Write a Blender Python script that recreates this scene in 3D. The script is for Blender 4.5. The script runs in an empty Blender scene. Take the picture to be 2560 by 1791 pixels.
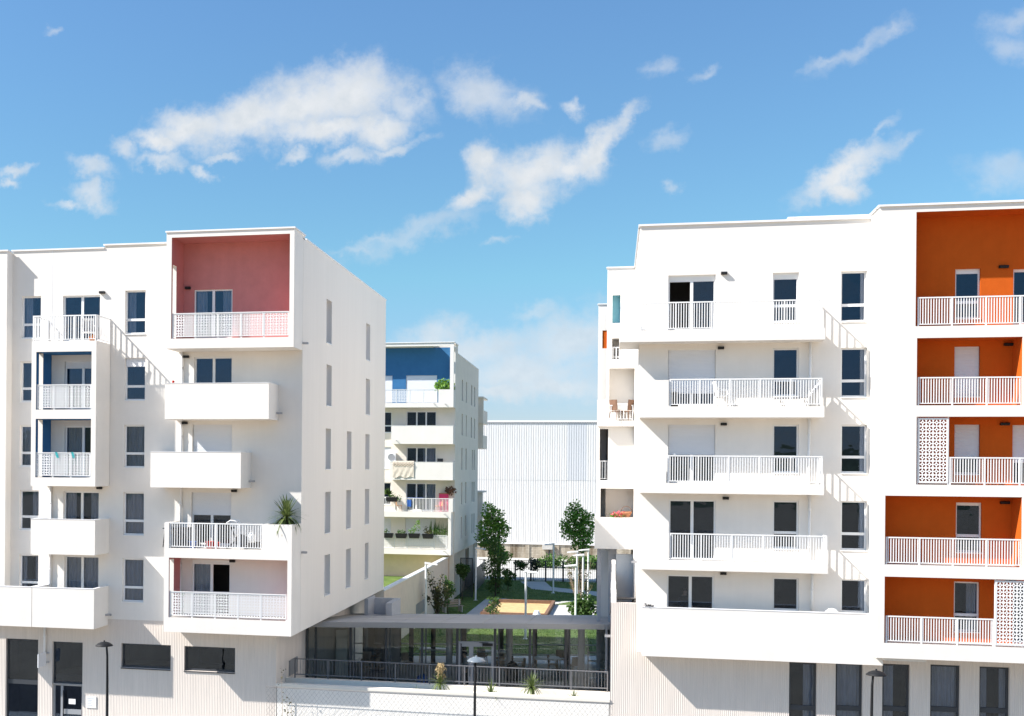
import bpy, bmesh, math, random
from mathutils import Matrix, Vector

S = bpy.context.scene
C = S.collection
rad = math.radians
random.seed(7)

# ------------------------------------------------------------------ camera
H = 11.3                       # camera height above the street
FPX, CXP, CYP = 2800.0, 969.0, 1176.0   # focal length and principal point in photo pixels (2560 x 1791)
TH = math.atan2(1530 - CXP, FPX)        # heading: the buildings' depth direction lies right of the principal point
RHO = 0.0085                   # slight roll
cam_d = bpy.data.cameras.new('camera')
cam = bpy.data.objects.new('camera', cam_d); C.objects.link(cam)
cam_d.sensor_width = 36; cam_d.lens = FPX / 2560 * 36
cam_d.shift_x = (1280 - CXP) / 2560; cam_d.shift_y = (CYP - 895.5) / 2560
cam_d.clip_start = 0.2; cam_d.clip_end = 6000
cam.matrix_world = Matrix.Translation((0, 0, H)) @ Matrix.Rotation(TH, 4, 'Z') @ Matrix.Rotation(math.pi / 2, 4, 'X') @ Matrix.Rotation(RHO, 4, 'Z')
S.camera = cam

# ------------------------------------------------------------------ sun, sky, exposure
SUN_DIR = Vector((1.0, 0.45, -1.0)).normalized()      # direction the light travels
sun_d = bpy.data.lights.new('sun', 'SUN'); sun_d.energy = 5.0; sun_d.angle = rad(0.5); sun_d.color = (1.0, 0.95, 0.88)
sun = bpy.data.objects.new('sun', sun_d); C.objects.link(sun)
sun.rotation_euler = (-SUN_DIR).to_track_quat('Z', 'Y').to_euler()
sun.location = (-40, -20, 60)
S.view_settings.view_transform = 'Standard'; S.view_settings.look = 'None'
S.view_settings.gamma = 1; S.view_settings.use_curve_mapping = False
S.view_settings.exposure = 0.88

W = bpy.data.worlds.new('World'); S.world = W; W.use_nodes = True
nt = W.node_tree; nt.nodes.clear()
def wn(t, **k):
    n = nt.nodes.new(t)
    for a, b in k.items(): setattr(n, a, b)
    return n
def wmath(op, a, b=None, c=None, clamp=False):
    n = wn('ShaderNodeMath', operation=op); n.use_clamp = clamp
    for i, v in enumerate((a, b, c)):
        if v is None: continue
        if isinstance(v, (int, float)): n.inputs[i].default_value = v
        else: nt.links.new(v, n.inputs[i])
    return n.outputs[0]
def wsmooth(x, lo, hi):
    n = wn('ShaderNodeMapRange', interpolation_type='SMOOTHSTEP')
    nt.links.new(x, n.inputs[0]); n.inputs[1].default_value = lo; n.inputs[2].default_value = hi
    return n.outputs[0]
def photo_dir(px, py):
    u_, v_ = (px - CXP) / FPX, (CYP - py) / FPX
    u = u_ * math.cos(RHO) - v_ * math.sin(RHO); v = v_ * math.cos(RHO) + u_ * math.sin(RHO)
    return u, v
def sky_ab(px, py):
    u, v = photo_dir(px, py)
    X, Y = u * math.cos(TH) - math.sin(TH), math.cos(TH) + u * math.sin(TH)
    return X / Y, v / Y
out = wn('ShaderNodeOutputWorld'); bg = wn('ShaderNodeBackground')
sky = wn('ShaderNodeTexSky', sky_type='NISHITA', sun_disc=False)
sky.sun_elevation = math.asin(-SUN_DIR.z); sky.sun_rotation = math.atan2(-SUN_DIR.x, -SUN_DIR.y)
sky.air_density = 1.0; sky.dust_density = 0.25; sky.ozone_density = 1.6; sky.altitude = 50
SKY_STRENGTH = 0.11
bg.inputs['Strength'].default_value = SKY_STRENGTH
geo = wn('ShaderNodeTexCoord')
sep = wn('ShaderNodeSeparateXYZ'); nt.links.new(geo.outputs['Generated'], sep.inputs[0])
yy = wmath('MAXIMUM', sep.outputs[1], 0.02)
ca, cb = wmath('DIVIDE', sep.outputs[0], yy), wmath('DIVIDE', sep.outputs[2], yy)
comb = wn('ShaderNodeCombineXYZ'); nt.links.new(ca, comb.inputs[0]); nt.links.new(cb, comb.inputs[1])
def wnoise(vec, scale, detail, rough=0.55):
    n = wn('ShaderNodeTexNoise'); n.inputs['Scale'].default_value = scale; n.inputs['Detail'].default_value = detail
    n.inputs['Roughness'].default_value = rough; nt.links.new(vec, n.inputs['Vector']); return n
n1 = wnoise(comb.outputs[0], 22, 7, 0.62)
dis = wn('ShaderNodeVectorMath', operation='SUBTRACT'); nt.links.new(n1.outputs['Color'], dis.inputs[0]); dis.inputs[1].default_value = (.5, .5, .5)
dis2 = wn('ShaderNodeVectorMath', operation='SCALE'); nt.links.new(dis.outputs[0], dis2.inputs[0]); dis2.inputs['Scale'].default_value = 0.055
pos = wn('ShaderNodeVectorMath', operation='ADD'); nt.links.new(comb.outputs[0], pos.inputs[0]); nt.links.new(dis2.outputs[0], pos.inputs[1])
flat = wn('ShaderNodeVectorMath', operation='MULTIPLY'); nt.links.new(pos.outputs[0], flat.inputs[0]); flat.inputs[1].default_value = (1, 1, 0)
n2 = wnoise(comb.outputs[0], 38, 8, 0.66)
fine = wmath('MULTIPLY', wmath('SUBTRACT', n2.outputs['Fac'], 0.5), 1.5)
# clouds standing in the sky ahead: centre x, centre y, half width, half height, tilt (degrees), in photo pixels
DENSE = [(870, 235, 150, 85, 6), (760, 265, 200, 80, 12), (620, 300, 190, 62, 12), (480, 320, 130, 50, 10), (950, 320, 90, 48, 0),
         (820, 330, 170, 40, 0), (400, 360, 70, 34, -10), (1215, 415, 48, 50, 40), (1330, 435, 130, 66, 8), (1310, 500, 70, 42, 10),
         (1490, 375, 95, 36, 40), (1420, 420, 60, 40, 20), (1180, 500, 60, 30, 40), (2110, 435, 120, 38, 28), (2110, 470, 46, 34, 0)]
MID = [(1200, 235, 115, 60, -25), (1010, 260, 80, 42, -25), (1300, 270, 50, 22, 0), (1437, 278, 36, 20, -25), (305, 375, 52, 28, -30),
       (225, 420, 62, 30, -25), (228, 490, 62, 30, -20), (175, 515, 52, 16, 0), (40, 430, 50, 18, 5), (20, 460, 34, 15, 0), (1560, 310, 52, 20, 45),
       (410, 405, 85, 20, 5), (880, 395, 70, 22, 0), (980, 372, 85, 16, 5), (740, 392, 50, 18, 10), (520, 425, 30, 18, -30), (560, 390, 50, 14, 0),
       (1170, 870, 190, 55, 8), (1080, 850, 85, 45, 0), (1300, 930, 210, 75, 0), (1440, 850, 150, 85, 10), (1380, 970, 170, 40, 0), (1260, 990, 90, 26, 0)]
WISP = [(1050, 585, 190, 26, 16), (960, 605, 120, 16, 8), (900, 625, 70, 14, 0), (1240, 600, 40, 12, 0), (2150, 125, 100, 24, 28), (2230, 85, 42, 18, 20),
        (2080, 150, 60, 14, 12), (2530, 112, 60, 32, -15), (2540, 50, 70, 28, 15), (2500, 430, 80, 40, -8), (1650, 172, 34, 24, 20), (1750, 180, 34, 16, 10),
        (1660, 355, 44, 24, 30), (1690, 488, 20, 12, 40), (2200, 330, 60, 12, 45), (135, 80, 34, 12, 10), (1350, 770, 70, 20, 0), (2250, 365, 60, 14, 35)]
def cloud_layer(lst, lo, hi, amp):
    prev = None
    for (px, py, rx, ry, t) in lst:
        a, b = sky_ab(px, py)
        m = wn('ShaderNodeMapping', vector_type='TEXTURE')
        m.inputs['Location'].default_value = (a, b, 0); m.inputs['Rotation'].default_value = (0, 0, rad(t))
        m.inputs['Scale'].default_value = (rx * 1.25 / FPX, ry * 1.25 / FPX, 1)
        nt.links.new(flat.outputs[0], m.inputs['Vector'])
        L = wn('ShaderNodeVectorMath', operation='LENGTH'); nt.links.new(m.outputs[0], L.inputs[0])
        prev = L.outputs['Value'] if prev is None else wmath('SMOOTH_MIN', prev, L.outputs['Value'], 0.25)
    return wsmooth(wmath('ADD', prev, wmath('MULTIPLY', fine, amp)), lo, hi)
aD = wmath('MULTIPLY', cloud_layer(DENSE, 1.2, 0.12, 0.8), 0.95)
aM = wmath('MULTIPLY', cloud_layer(MID, 1.2, 0.05, 0.95), 0.68)
aW = wmath('MULTIPLY', cloud_layer(WISP, 1.2, -0.1, 1.0), 0.42)
front = wsmooth(sep.outputs[1], 0.12, 0.3)
alpha = wmath('MULTIPLY', wmath('MAXIMUM', wmath('MAXIMUM', aD, aM), aW), front)
# the same kind of scattered clouds over the rest of the sky
n3 = wnoise(geo.outputs['Generated'], 3.2, 7, 0.6)
rest = wmath('MULTIPLY', wmath('MULTIPLY', wsmooth(n3.outputs['Fac'], 0.55, 0.68), 0.7), wmath('SUBTRACT', 1.0, wsmooth(sep.outputs[1], -0.1, 0.4)))
alpha = wmath('MAXIMUM', alpha, wmath('MULTIPLY', rest, wsmooth(sep.outputs[2], 0.05, 0.2)))
tint = wn('ShaderNodeMix', data_type='RGBA', blend_type='MULTIPLY'); tint.inputs[0].default_value = 1.0
nt.links.new(sky.outputs[0], tint.inputs[6]); tr_ = wn('ShaderNodeValToRGB'); nt.links.new(wsmooth(sep.outputs[2], -0.02, 0.5), tr_.inputs[0])
tr_.color_ramp.elements.new(0.3)
for e_, c_ in zip(tr_.color_ramp.elements, ((0.485, 0.516, 0.70), (0.51, 0.75, 0.76), (0.60, 0.82, 0.96))): e_.color = (*c_, 1)
nt.links.new(tr_.outputs[0], tint.inputs[7])
SKY_TINT = tint
cm = wn('ShaderNodeMix', data_type='RGBA'); nt.links.new(alpha, cm.inputs[0]); nt.links.new(tint.outputs[2], cm.inputs[6])
CLOUD = cm
ccol = wn('ShaderNodeMix', data_type='RGBA'); nt.links.new(wsmooth(n2.outputs['Fac'], 0.3, 0.65), ccol.inputs[0])
ccol.inputs[6].default_value = (3.5, 3.75, 4.0, 1); ccol.inputs[7].default_value = (4.2, 4.3, 4.4, 1)
nt.links.new(ccol.outputs[2], cm.inputs[7])
nt.links.new(cm.outputs[2], bg.inputs['Color']); nt.links.new(bg.outputs[0], out.inputs[0])

# ------------------------------------------------------------------ photo pixel -> point on a plane of the scene
def _uv(px, py): return photo_dir(px, py)
def PY(px, py, Y):
    u, v = _uv(px, py); d = Y / (u * math.sin(TH) + math.cos(TH))
    return d * (u * math.cos(TH) - math.sin(TH)), H + v * d
def PX(px, py, X):
    u, v = _uv(px, py); d = X / (u * math.cos(TH) - math.sin(TH))
    return d * (u * math.sin(TH) + math.cos(TH)), H + v * d
def PZ(px, py, Z):
    u, v = _uv(px, py); d = (Z - H) / v
    return d * (u * math.cos(TH) - math.sin(TH)), d * (u * math.sin(TH) + math.cos(TH))
def rectY(Y, x0, y0, x1, y1):
    xm, ym = (x0 + x1) / 2, (y0 + y1) / 2
    return PY(x0, ym, Y)[0], PY(x1, ym, Y)[0], PY(xm, y1, Y)[1], PY(xm, y0, Y)[1]     # X0, X1, Z0, Z1

# ------------------------------------------------------------------ materials
def mat(name, col, rough=0.8, metal=0.0, var=0.0, vscale=2.0, bump=0.0, bscale=60.0, spec=0.3, col2=None, stretch=None, streak=0.0):
    m = bpy.data.materials.new(name); m.use_nodes = True; t = m.node_tree; p = t.nodes['Principled BSDF']
    p.inputs['Roughness'].default_value = rough; p.inputs['Metallic'].default_value = metal
    p.inputs['Specular IOR Level'].default_value = spec
    p.inputs['Base Color'].default_value = (*col, 1)
    tc = t.nodes.new('ShaderNodeTexCoord')
    src = tc.outputs['Object']
    if stretch:
        mp = t.nodes.new('ShaderNodeMapping'); mp.inputs['Scale'].default_value = stretch; t.links.new(src, mp.inputs[0]); src = mp.outputs[0]
    if var or col2:
        n = t.nodes.new('ShaderNodeTexNoise'); n.inputs['Scale'].default_value = vscale; n.inputs['Detail'].default_value = 6; n.inputs['Roughness'].default_value = 0.6
        t.links.new(src, n.inputs['Vector'])
        r = t.nodes.new('ShaderNodeValToRGB'); r.color_ramp.elements[0].position = 0.32; r.color_ramp.elements[1].position = 0.68
        a = col if col2 else tuple(max(0, c * (1 - var)) for c in col); b = col2 if col2 else tuple(min(1, c * (1 + var)) for c in col)
        r.color_ramp.elements[0].color = (*a, 1); r.color_ramp.elements[1].color = (*b, 1)
        t.links.new(n.outputs['Fac'], r.inputs[0]); t.links.new(r.outputs[0], p.inputs['Base Color'])
    if streak:
        mp = t.nodes.new('ShaderNodeMapping'); mp.inputs['Scale'].default_value = (2.2, 2.2, 0.10); t.links.new(tc.outputs['Object'], mp.inputs[0])
        n = t.nodes.new('ShaderNodeTexNoise'); n.inputs['Scale'].default_value = 1.6; n.inputs['Detail'].default_value = 8; n.inputs['Roughness'].default_value = 0.7; t.links.new(mp.outputs[0], n.inputs[0])
        r2 = t.nodes.new('ShaderNodeMapRange'); r2.inputs[1].default_value = 0.38; r2.inputs[2].default_value = 0.62; r2.inputs[3].default_value = 1 - streak; r2.inputs[4].default_value = 1.0; t.links.new(n.outputs['Fac'], r2.inputs[0])
        mx = t.nodes.new('ShaderNodeMix'); mx.data_type = 'RGBA'; mx.blend_type = 'MULTIPLY'; mx.inputs[0].default_value = 1.0
        t.links.new(p.inputs['Base Color'].links[0].from_socket, mx.inputs[6]); t.links.new(r2.outputs[0], mx.inputs[7]); t.links.new(mx.outputs[2], p.inputs['Base Color'])
    if bump:
        n = t.nodes.new('ShaderNodeTexNoise'); n.inputs['Scale'].default_value = bscale; n.inputs['Detail'].default_value = 3
        t.links.new(tc.outputs['Object'], n.inputs['Vector'])
        b = t.nodes.new('ShaderNodeBump'); b.inputs['Strength'].default_value = bump; b.inputs['Distance'].default_value = 0.02
        t.links.new(n.outputs['Fac'], b.inputs['Height']); t.links.new(b.outputs[0], p.inputs['Normal'])
    return m
M = {}
M['plaster'] = mat('white_plaster', (0.80, 0.765, 0.72), 0.9, var=0.03, vscale=0.9, bump=0.15, bscale=45, spec=0.15, streak=0.02)
M['plaster2'] = mat('cream_plaster', (0.78, 0.725, 0.645), 0.9, var=0.03, vscale=1.0, bump=0.25, bscale=45, spec=0.15, streak=0.02)
M['side'] = mat('ridged_plaster', (0.82, 0.775, 0.72), 0.9, var=0.015, vscale=0.9, bump=0.2, bscale=30, spec=0.15, stretch=(1, 1, 0.12), streak=0.02)
M['pink'] = mat('pink_plaster', (0.56, 0.22, 0.21), 0.9, var=0.05, vscale=2.0, bump=0.3, bscale=45, spec=0.1, streak=0.03)
M['blue'] = mat('blue_plaster', (0.05, 0.17, 0.35), 0.9, var=0.05, vscale=2.0, bump=0.3, bscale=45, spec=0.1, streak=0.03)
M['cyan'] = mat('sunlit_blue_plaster', (0.32, 0.62, 0.70), 0.9, var=0.05, bump=0.2, spec=0.1)  # blue loggia wall, with the sun on it put into the pale colour
M['orange'] = mat('orange_plaster', (0.56, 0.108, 0.013), 0.9, var=0.05, vscale=2.0, bump=0.3, bscale=45, spec=0.1, streak=0.03)
M['greyplaster'] = mat('grey_plaster', (0.45, 0.45, 0.47), 0.9, var=0.04, bump=0.2, spec=0.1)
M['rib'] = mat('ribbed_concrete', (0.68, 0.615, 0.56), 0.9, var=0.06, vscale=2.5, bump=0.2, bscale=30, spec=0.1, stretch=(8, 1, 0.25), streak=0.03)
M['coping'] = mat('coping_metal', (0.78, 0.78, 0.80), 0.45, var=0.03, spec=0.4)
M['frame'] = mat('white_window_frame', (0.80, 0.80, 0.80), 0.4, spec=0.4)
M['whitemetal'] = mat('white_painted_metal', (0.82, 0.82, 0.82), 0.4, spec=0.4)
M['shutter'] = mat('white_shutter', (0.74, 0.75, 0.78), 0.5, spec=0.35)
M['darkframe'] = mat('anthracite_metal', (0.045, 0.05, 0.058), 0.45, spec=0.4)
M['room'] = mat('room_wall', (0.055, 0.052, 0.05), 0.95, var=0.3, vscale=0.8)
M['railgrey'] = mat('dark_grey_railing', (0.15, 0.15, 0.16), 0.5, spec=0.4)
M['plaster3'] = mat('bounce_warmed_plaster', (0.76, 0.62, 0.50), 0.9, var=0.04, bump=0.2, spec=0.1)  # warm bounce from the sandy ground is put into this plaster colour
M['curtain'] = mat('curtain_cloth', (0.50, 0.49, 0.49), 0.9, var=0.15, vscale=6, stretch=(4, 4, 0.3))
M['lamp'] = mat('black_fixture', (0.012, 0.012, 0.014), 0.5)
M['pipe'] = mat('white_pipe', (0.76, 0.76, 0.76), 0.45)
M['zinc'] = mat('zinc', (0.45, 0.45, 0.47), 0.4, metal=0.5)
M['concrete'] = mat('pale_concrete', (0.50, 0.48, 0.45), 0.9, var=0.10, vscale=0.8, bump=0.2, bscale=25)
M['roofgrey'] = mat('grey_roof_sheet', (0.42, 0.40, 0.385), 0.8, var=0.12, vscale=0.6, bump=0.1, stretch=(0.6, 2.5, 1))
M['fascia'] = mat('grey_fascia', (0.33, 0.325, 0.32), 0.55, var=0.03)
M['greymetal'] = mat('grey_metal', (0.32, 0.33, 0.35), 0.45, metal=0.3)
M['floor'] = mat('floor_tiles', (0.52, 0.50, 0.48), 0.6, var=0.06)
M['wood'] = mat('light_wood', (0.42, 0.29, 0.18), 0.6, var=0.2, vscale=8)
M['seatwood'] = mat('tan_seat', (0.40, 0.30, 0.22), 0.7, var=0.1)
M['timber'] = mat('brown_timber', (0.20, 0.115, 0.075), 0.8, var=0.2, vscale=4)
M['tablewhite'] = mat('white_laminate', (0.80, 0.80, 0.80), 0.4)
M['sand'] = mat('sand', (0.58, 0.40, 0.20), 0.95, var=0.18, vscale=2.2, bump=0.6, bscale=8)
M['paving'] = mat('pale_paving', (0.50, 0.49, 0.46), 0.9, var=0.08, vscale=1.0, bump=0.15)
M['asphalt'] = mat('asphalt', (0.06, 0.06, 0.065), 0.95, var=0.15, vscale=3, bump=0.3)
M['dirt'] = mat('sandy_ground', (0.35, 0.27, 0.18), 0.95, var=0.15, vscale=0.4, bump=0.4, bscale=4)
M['lawn'] = mat('lawn_grass', (0.06, 0.115, 0.02), 0.95, vscale=0.9, bump=0.4, bscale=14, col2=(0.14, 0.20, 0.045))
M['blade'] = mat('grass_blade', (0.06, 0.13, 0.02), 0.7, vscale=0.6, col2=(0.17, 0.23, 0.05))
M['hill'] = mat('scrub_hill', (0.09, 0.11, 0.06), 0.95, var=0.3, vscale=0.02)
M['white'] = mat('white_plastic', (0.82, 0.82, 0.82), 0.35)
M['black'] = mat('black_plastic', (0.015, 0.015, 0.017), 0.5)
M['darkgrey'] = mat('dark_grey_plastic', (0.05, 0.05, 0.055), 0.6)
M['red'] = mat('red_plastic', (0.55, 0.03, 0.02), 0.4)
M['bluep'] = mat('blue_plastic', (0.04, 0.13, 0.45), 0.4)
M['pinkp'] = mat('pink_plastic', (0.65, 0.05, 0.16), 0.4)
M['orangep'] = mat('orange_cloth', (0.75, 0.28, 0.05), 0.7)
M['cream'] = mat('cream_cloth', (0.70, 0.62, 0.52), 0.9, var=0.08, vscale=4)
M['turq'] = mat('turquoise_cloth', (0.05, 0.42, 0.45), 0.7)
M['terracotta'] = mat('terracotta', (0.42, 0.19, 0.10), 0.8, var=0.1)
M['soil'] = mat('soil', (0.06, 0.045, 0.035), 0.95, var=0.2)
M['bark'] = mat('bark', (0.10, 0.075, 0.055), 0.9, var=0.3, vscale=6, bump=0.5, bscale=20)
M['straw'] = mat('dry_seed_heads', (0.42, 0.32, 0.17), 0.9, var=0.2)
M['lampblack'] = mat('black_lamp_post', (0.012, 0.013, 0.015), 0.55, spec=0.25)
M['lampgrey'] = mat('blue_grey_lamp_head', (0.16, 0.19, 0.22), 0.3, spec=0.5)
M['lampglass'] = mat('lamp_lens', (0.55, 0.58, 0.60), 0.15, spec=0.5)
M['wire'] = mat('wire', (0.16, 0.15, 0.15), 0.5, metal=0.4)
M['skin'] = mat('skin', (0.48, 0.30, 0.22), 0.6)
M['hair'] = mat('dark_hair', (0.015, 0.011, 0.009), 0.6)
M['topcloth'] = mat('grey_top', (0.40, 0.40, 0.41), 0.9)
M['trousers'] = mat('black_trousers', (0.012, 0.012, 0.014), 0.9)
M['darkshirt'] = mat('dark_shirt', (0.03, 0.028, 0.03), 0.9)
M['flower'] = mat('pink_petals', (0.70, 0.05, 0.10), 0.7, col2=(0.75, 0.22, 0.22), vscale=30)
def leafmat(name, c1, c2, sc=1.5):
    m = mat(name, c1, 0.55, vscale=sc, col2=c2, spec=0.35)
    t = m.node_tree; p = t.nodes['Principled BSDF']
    tr = t.nodes.new('ShaderNodeBsdfTranslucent'); mx = t.nodes.new('ShaderNodeMixShader'); mx.inputs[0].default_value = 0.3
    src = p.inputs['Base Color'].links[0].from_socket
    t.links.new(src, tr.inputs[0]); o = t.nodes['Material Output']
    t.links.new(p.outputs[0], mx.inputs[1]); t.links.new(tr.outputs[0], mx.inputs[2]); t.links.new(mx.outputs[0], o.inputs[0])
    return m
M['leaf'] = leafmat('green_leaves', (0.11, 0.24, 0.032), (0.26, 0.46, 0.08))
M['leafdark'] = leafmat('dark_green_leaves', (0.045, 0.10, 0.022), (0.10, 0.18, 0.04))
M['leafolive'] = leafmat('olive_leaves', (0.06, 0.075, 0.028), (0.14, 0.125, 0.05))
M['leafbright'] = leafmat('bright_green_leaves', (0.06, 0.14, 0.025), (0.12, 0.22, 0.05))
M['blade2'] = leafmat('sword_leaves', (0.06, 0.10, 0.03), (0.20, 0.25, 0.08), 6)

def glassmat(name, tint, refl, rough=0.0, wav=0.012, gcol=(0.95, 0.97, 1)):
    m = bpy.data.materials.new(name); m.use_nodes = True; t = m.node_tree; t.nodes.clear()
    o = t.nodes.new('ShaderNodeOutputMaterial'); mx = t.nodes.new('ShaderNodeMixShader')
    tr = t.nodes.new('ShaderNodeBsdfTransparent'); tr.inputs[0].default_value = (*tint, 1)
    gl = t.nodes.new('ShaderNodeBsdfGlossy'); gl.inputs['Roughness'].default_value = rough; gl.inputs[0].default_value = (*gcol, 1)
    fr = t.nodes.new('ShaderNodeFresnel'); fr.inputs[0].default_value = 1.45
    mp = t.nodes.new('ShaderNodeMath'); mp.operation = 'MULTIPLY_ADD'; mp.inputs[1].default_value = 0.9; mp.inputs[2].default_value = refl
    t.links.new(fr.outputs[0], mp.inputs[0])
    tc = t.nodes.new('ShaderNodeTexCoord'); n = t.nodes.new('ShaderNodeTexNoise'); n.inputs['Scale'].default_value = 2.2; n.inputs['Detail'].default_value = 1
    g = t.nodes.new('ShaderNodeNewGeometry'); t.links.new(g.outputs['Position'], n.inputs['Vector'])
    b = t.nodes.new('ShaderNodeBump'); b.inputs['Strength'].default_value = 1; b.inputs['Distance'].default_value = wav
    t.links.new(n.outputs['Fac'], b.inputs['Height']); t.links.new(b.outputs[0], gl.inputs['Normal'])
    t.links.new(mp.outputs[0], mx.inputs[0]); t.links.new(tr.outputs[0], mx.inputs[1]); t.links.new(gl.outputs[0], mx.inputs[2])
    t.links.new(mx.outputs[0], o.inputs[0]); return m
M['glass'] = glassmat('window_glass', (0.80, 0.82, 0.85), 0.02, wav=0.003, gcol=(0.55, 0.72, 1.0))
M['pavglass'] = glassmat('clear_glass', (0.93, 0.95, 0.95), 0.015, wav=0.003, gcol=(0.5, 0.56, 0.62))
# ------------------------------------------------------------------ mesh helpers
class MB:
    def __init__(s): s.v = []; s.f = []; s.m = []; s.cur = 0
    def quad(s, *p):
        n = len(s.v); s.v += [tuple(q) for q in p]; s.f.append(tuple(range(n, n + len(p)))); s.m.append(s.cur)
    def hexa(s, p):       # 8 points: bottom ring 0-3, top ring 4-7
        n = len(s.v); s.v += [tuple(q) for q in p]
        for f in ((0, 3, 2, 1), (4, 5, 6, 7), (0, 1, 5, 4), (1, 2, 6, 5), (2, 3, 7, 6), (3, 0, 4, 7)):
            s.f.append(tuple(n + i for i in f)); s.m.append(s.cur)
    def box(s, x0, x1, y0, y1, z0, z1):
        s.hexa([(x0, y0, z0), (x1, y0, z0), (x1, y1, z0), (x0, y1, z0), (x0, y0, z1), (x1, y0, z1), (x1, y1, z1), (x0, y1, z1)])
    def tube(s, pts, r, n=8, cap=True):
        pts = [Vector(p) for p in pts]; rs = r if isinstance(r, (list, tuple)) else [r] * len(pts)
        base = len(s.v)
        for i, p in enumerate(pts):
            d = (pts[min(i + 1, len(pts) - 1)] - pts[max(i - 1, 0)]).normalized()
            a = d.cross(Vector((0, 0, 1)) if abs(d.z) < 0.95 else Vector((1, 0, 0))).normalized(); b = d.cross(a)
            for k in range(n):
                t = 2 * math.pi * k / n; s.v.append(tuple(p + (a * math.cos(t) + b * math.sin(t)) * rs[i]))
        for i in range(len(pts) - 1):
            for k in range(n):
                k2 = (k + 1) % n; s.f.append((base + i * n + k, base + i * n + k2, base + (i + 1) * n + k2, base + (i + 1) * n + k)); s.m.append(s.cur)
        if cap:
            s.f.append(tuple(base + k for k in range(n))[::-1]); s.m.append(s.cur)
            e = base + (len(pts) - 1) * n; s.f.append(tuple(e + k for k in range(n))); s.m.append(s.cur)
    def lathe(s, prof, c=(0, 0, 0), n=16):
        base = len(s.v)
        for (r, z) in prof:
            for k in range(n):
                t = 2 * math.pi * k / n; s.v.append((c[0] + r * math.cos(t), c[1] + r * math.sin(t), c[2] + z))
        for i in range(len(prof) - 1):
            for k in range(n):
                k2 = (k + 1) % n; s.f.append((base + i * n + k, base + i * n + k2, base + (i + 1) * n + k2, base + (i + 1) * n + k)); s.m.append(s.cur)
    def mesh(s, name, mats):
        me = bpy.data.meshes.new(name); me.from_pydata(s.v, [], s.f)
        for m in (mats if isinstance(mats, (list, tuple)) else [mats]): me.materials.append(m)
        if isinstance(mats, (list, tuple)) and len(mats) > 1: me.polygons.foreach_set('material_index', s.m)
        me.update(); return me
    def build(s, name, mats, parent=None, smooth=False):
        me = s.mesh(name, mats)
        if smooth: me.polygons.foreach_set('use_smooth', [True] * len(me.polygons))
        return link(name, me, parent)
def link(name, me, parent=None, loc=None, rz=0, scale=None):
    o = bpy.data.objects.new(name, me); C.objects.link(o)
    if loc is not None: o.location = loc
    if rz: o.rotation_euler = (0, 0, rz)
    if scale: o.scale = scale
    if parent is not None:
        o.parent = parent
        if parent.type == 'EMPTY' and parent.get('_w'):
            o.matrix_parent_inverse = Matrix.Translation(-Vector(parent.location))
    return o
def tag(o, label, cat, group=None, kind=None):
    if label: o['label'] = label
    if cat: o['category'] = cat
    if group: o['group'] = group
    if kind: o['kind'] = kind
    return o
def root(name, label, cat, loc, group=None, world=True, rz=0):     # Empty at a thing's base; world=True: its parts are given in world coordinates
    o = bpy.data.objects.new(name, None); C.objects.link(o); o.location = loc; o.empty_display_size = 0.2
    o.rotation_euler = (0, 0, rz)
    if world: o['_w'] = 1
    return tag(o, label, cat, group)
KIDS = {}
def copy_thing(r, loc, rz, label, group=None):
    c = r.copy(); C.objects.link(c); c.location = loc; c.rotation_euler = (0, 0, rz)
    c['label'] = label
    if group: c['group'] = group
    def rec(src, dst):
        for ch in list(src.children):
            k = ch.copy(); C.objects.link(k); k.parent = dst; rec(ch, k)
    rec(r, c); return c
def struct(o): o['kind'] = 'structure'; return o

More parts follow.
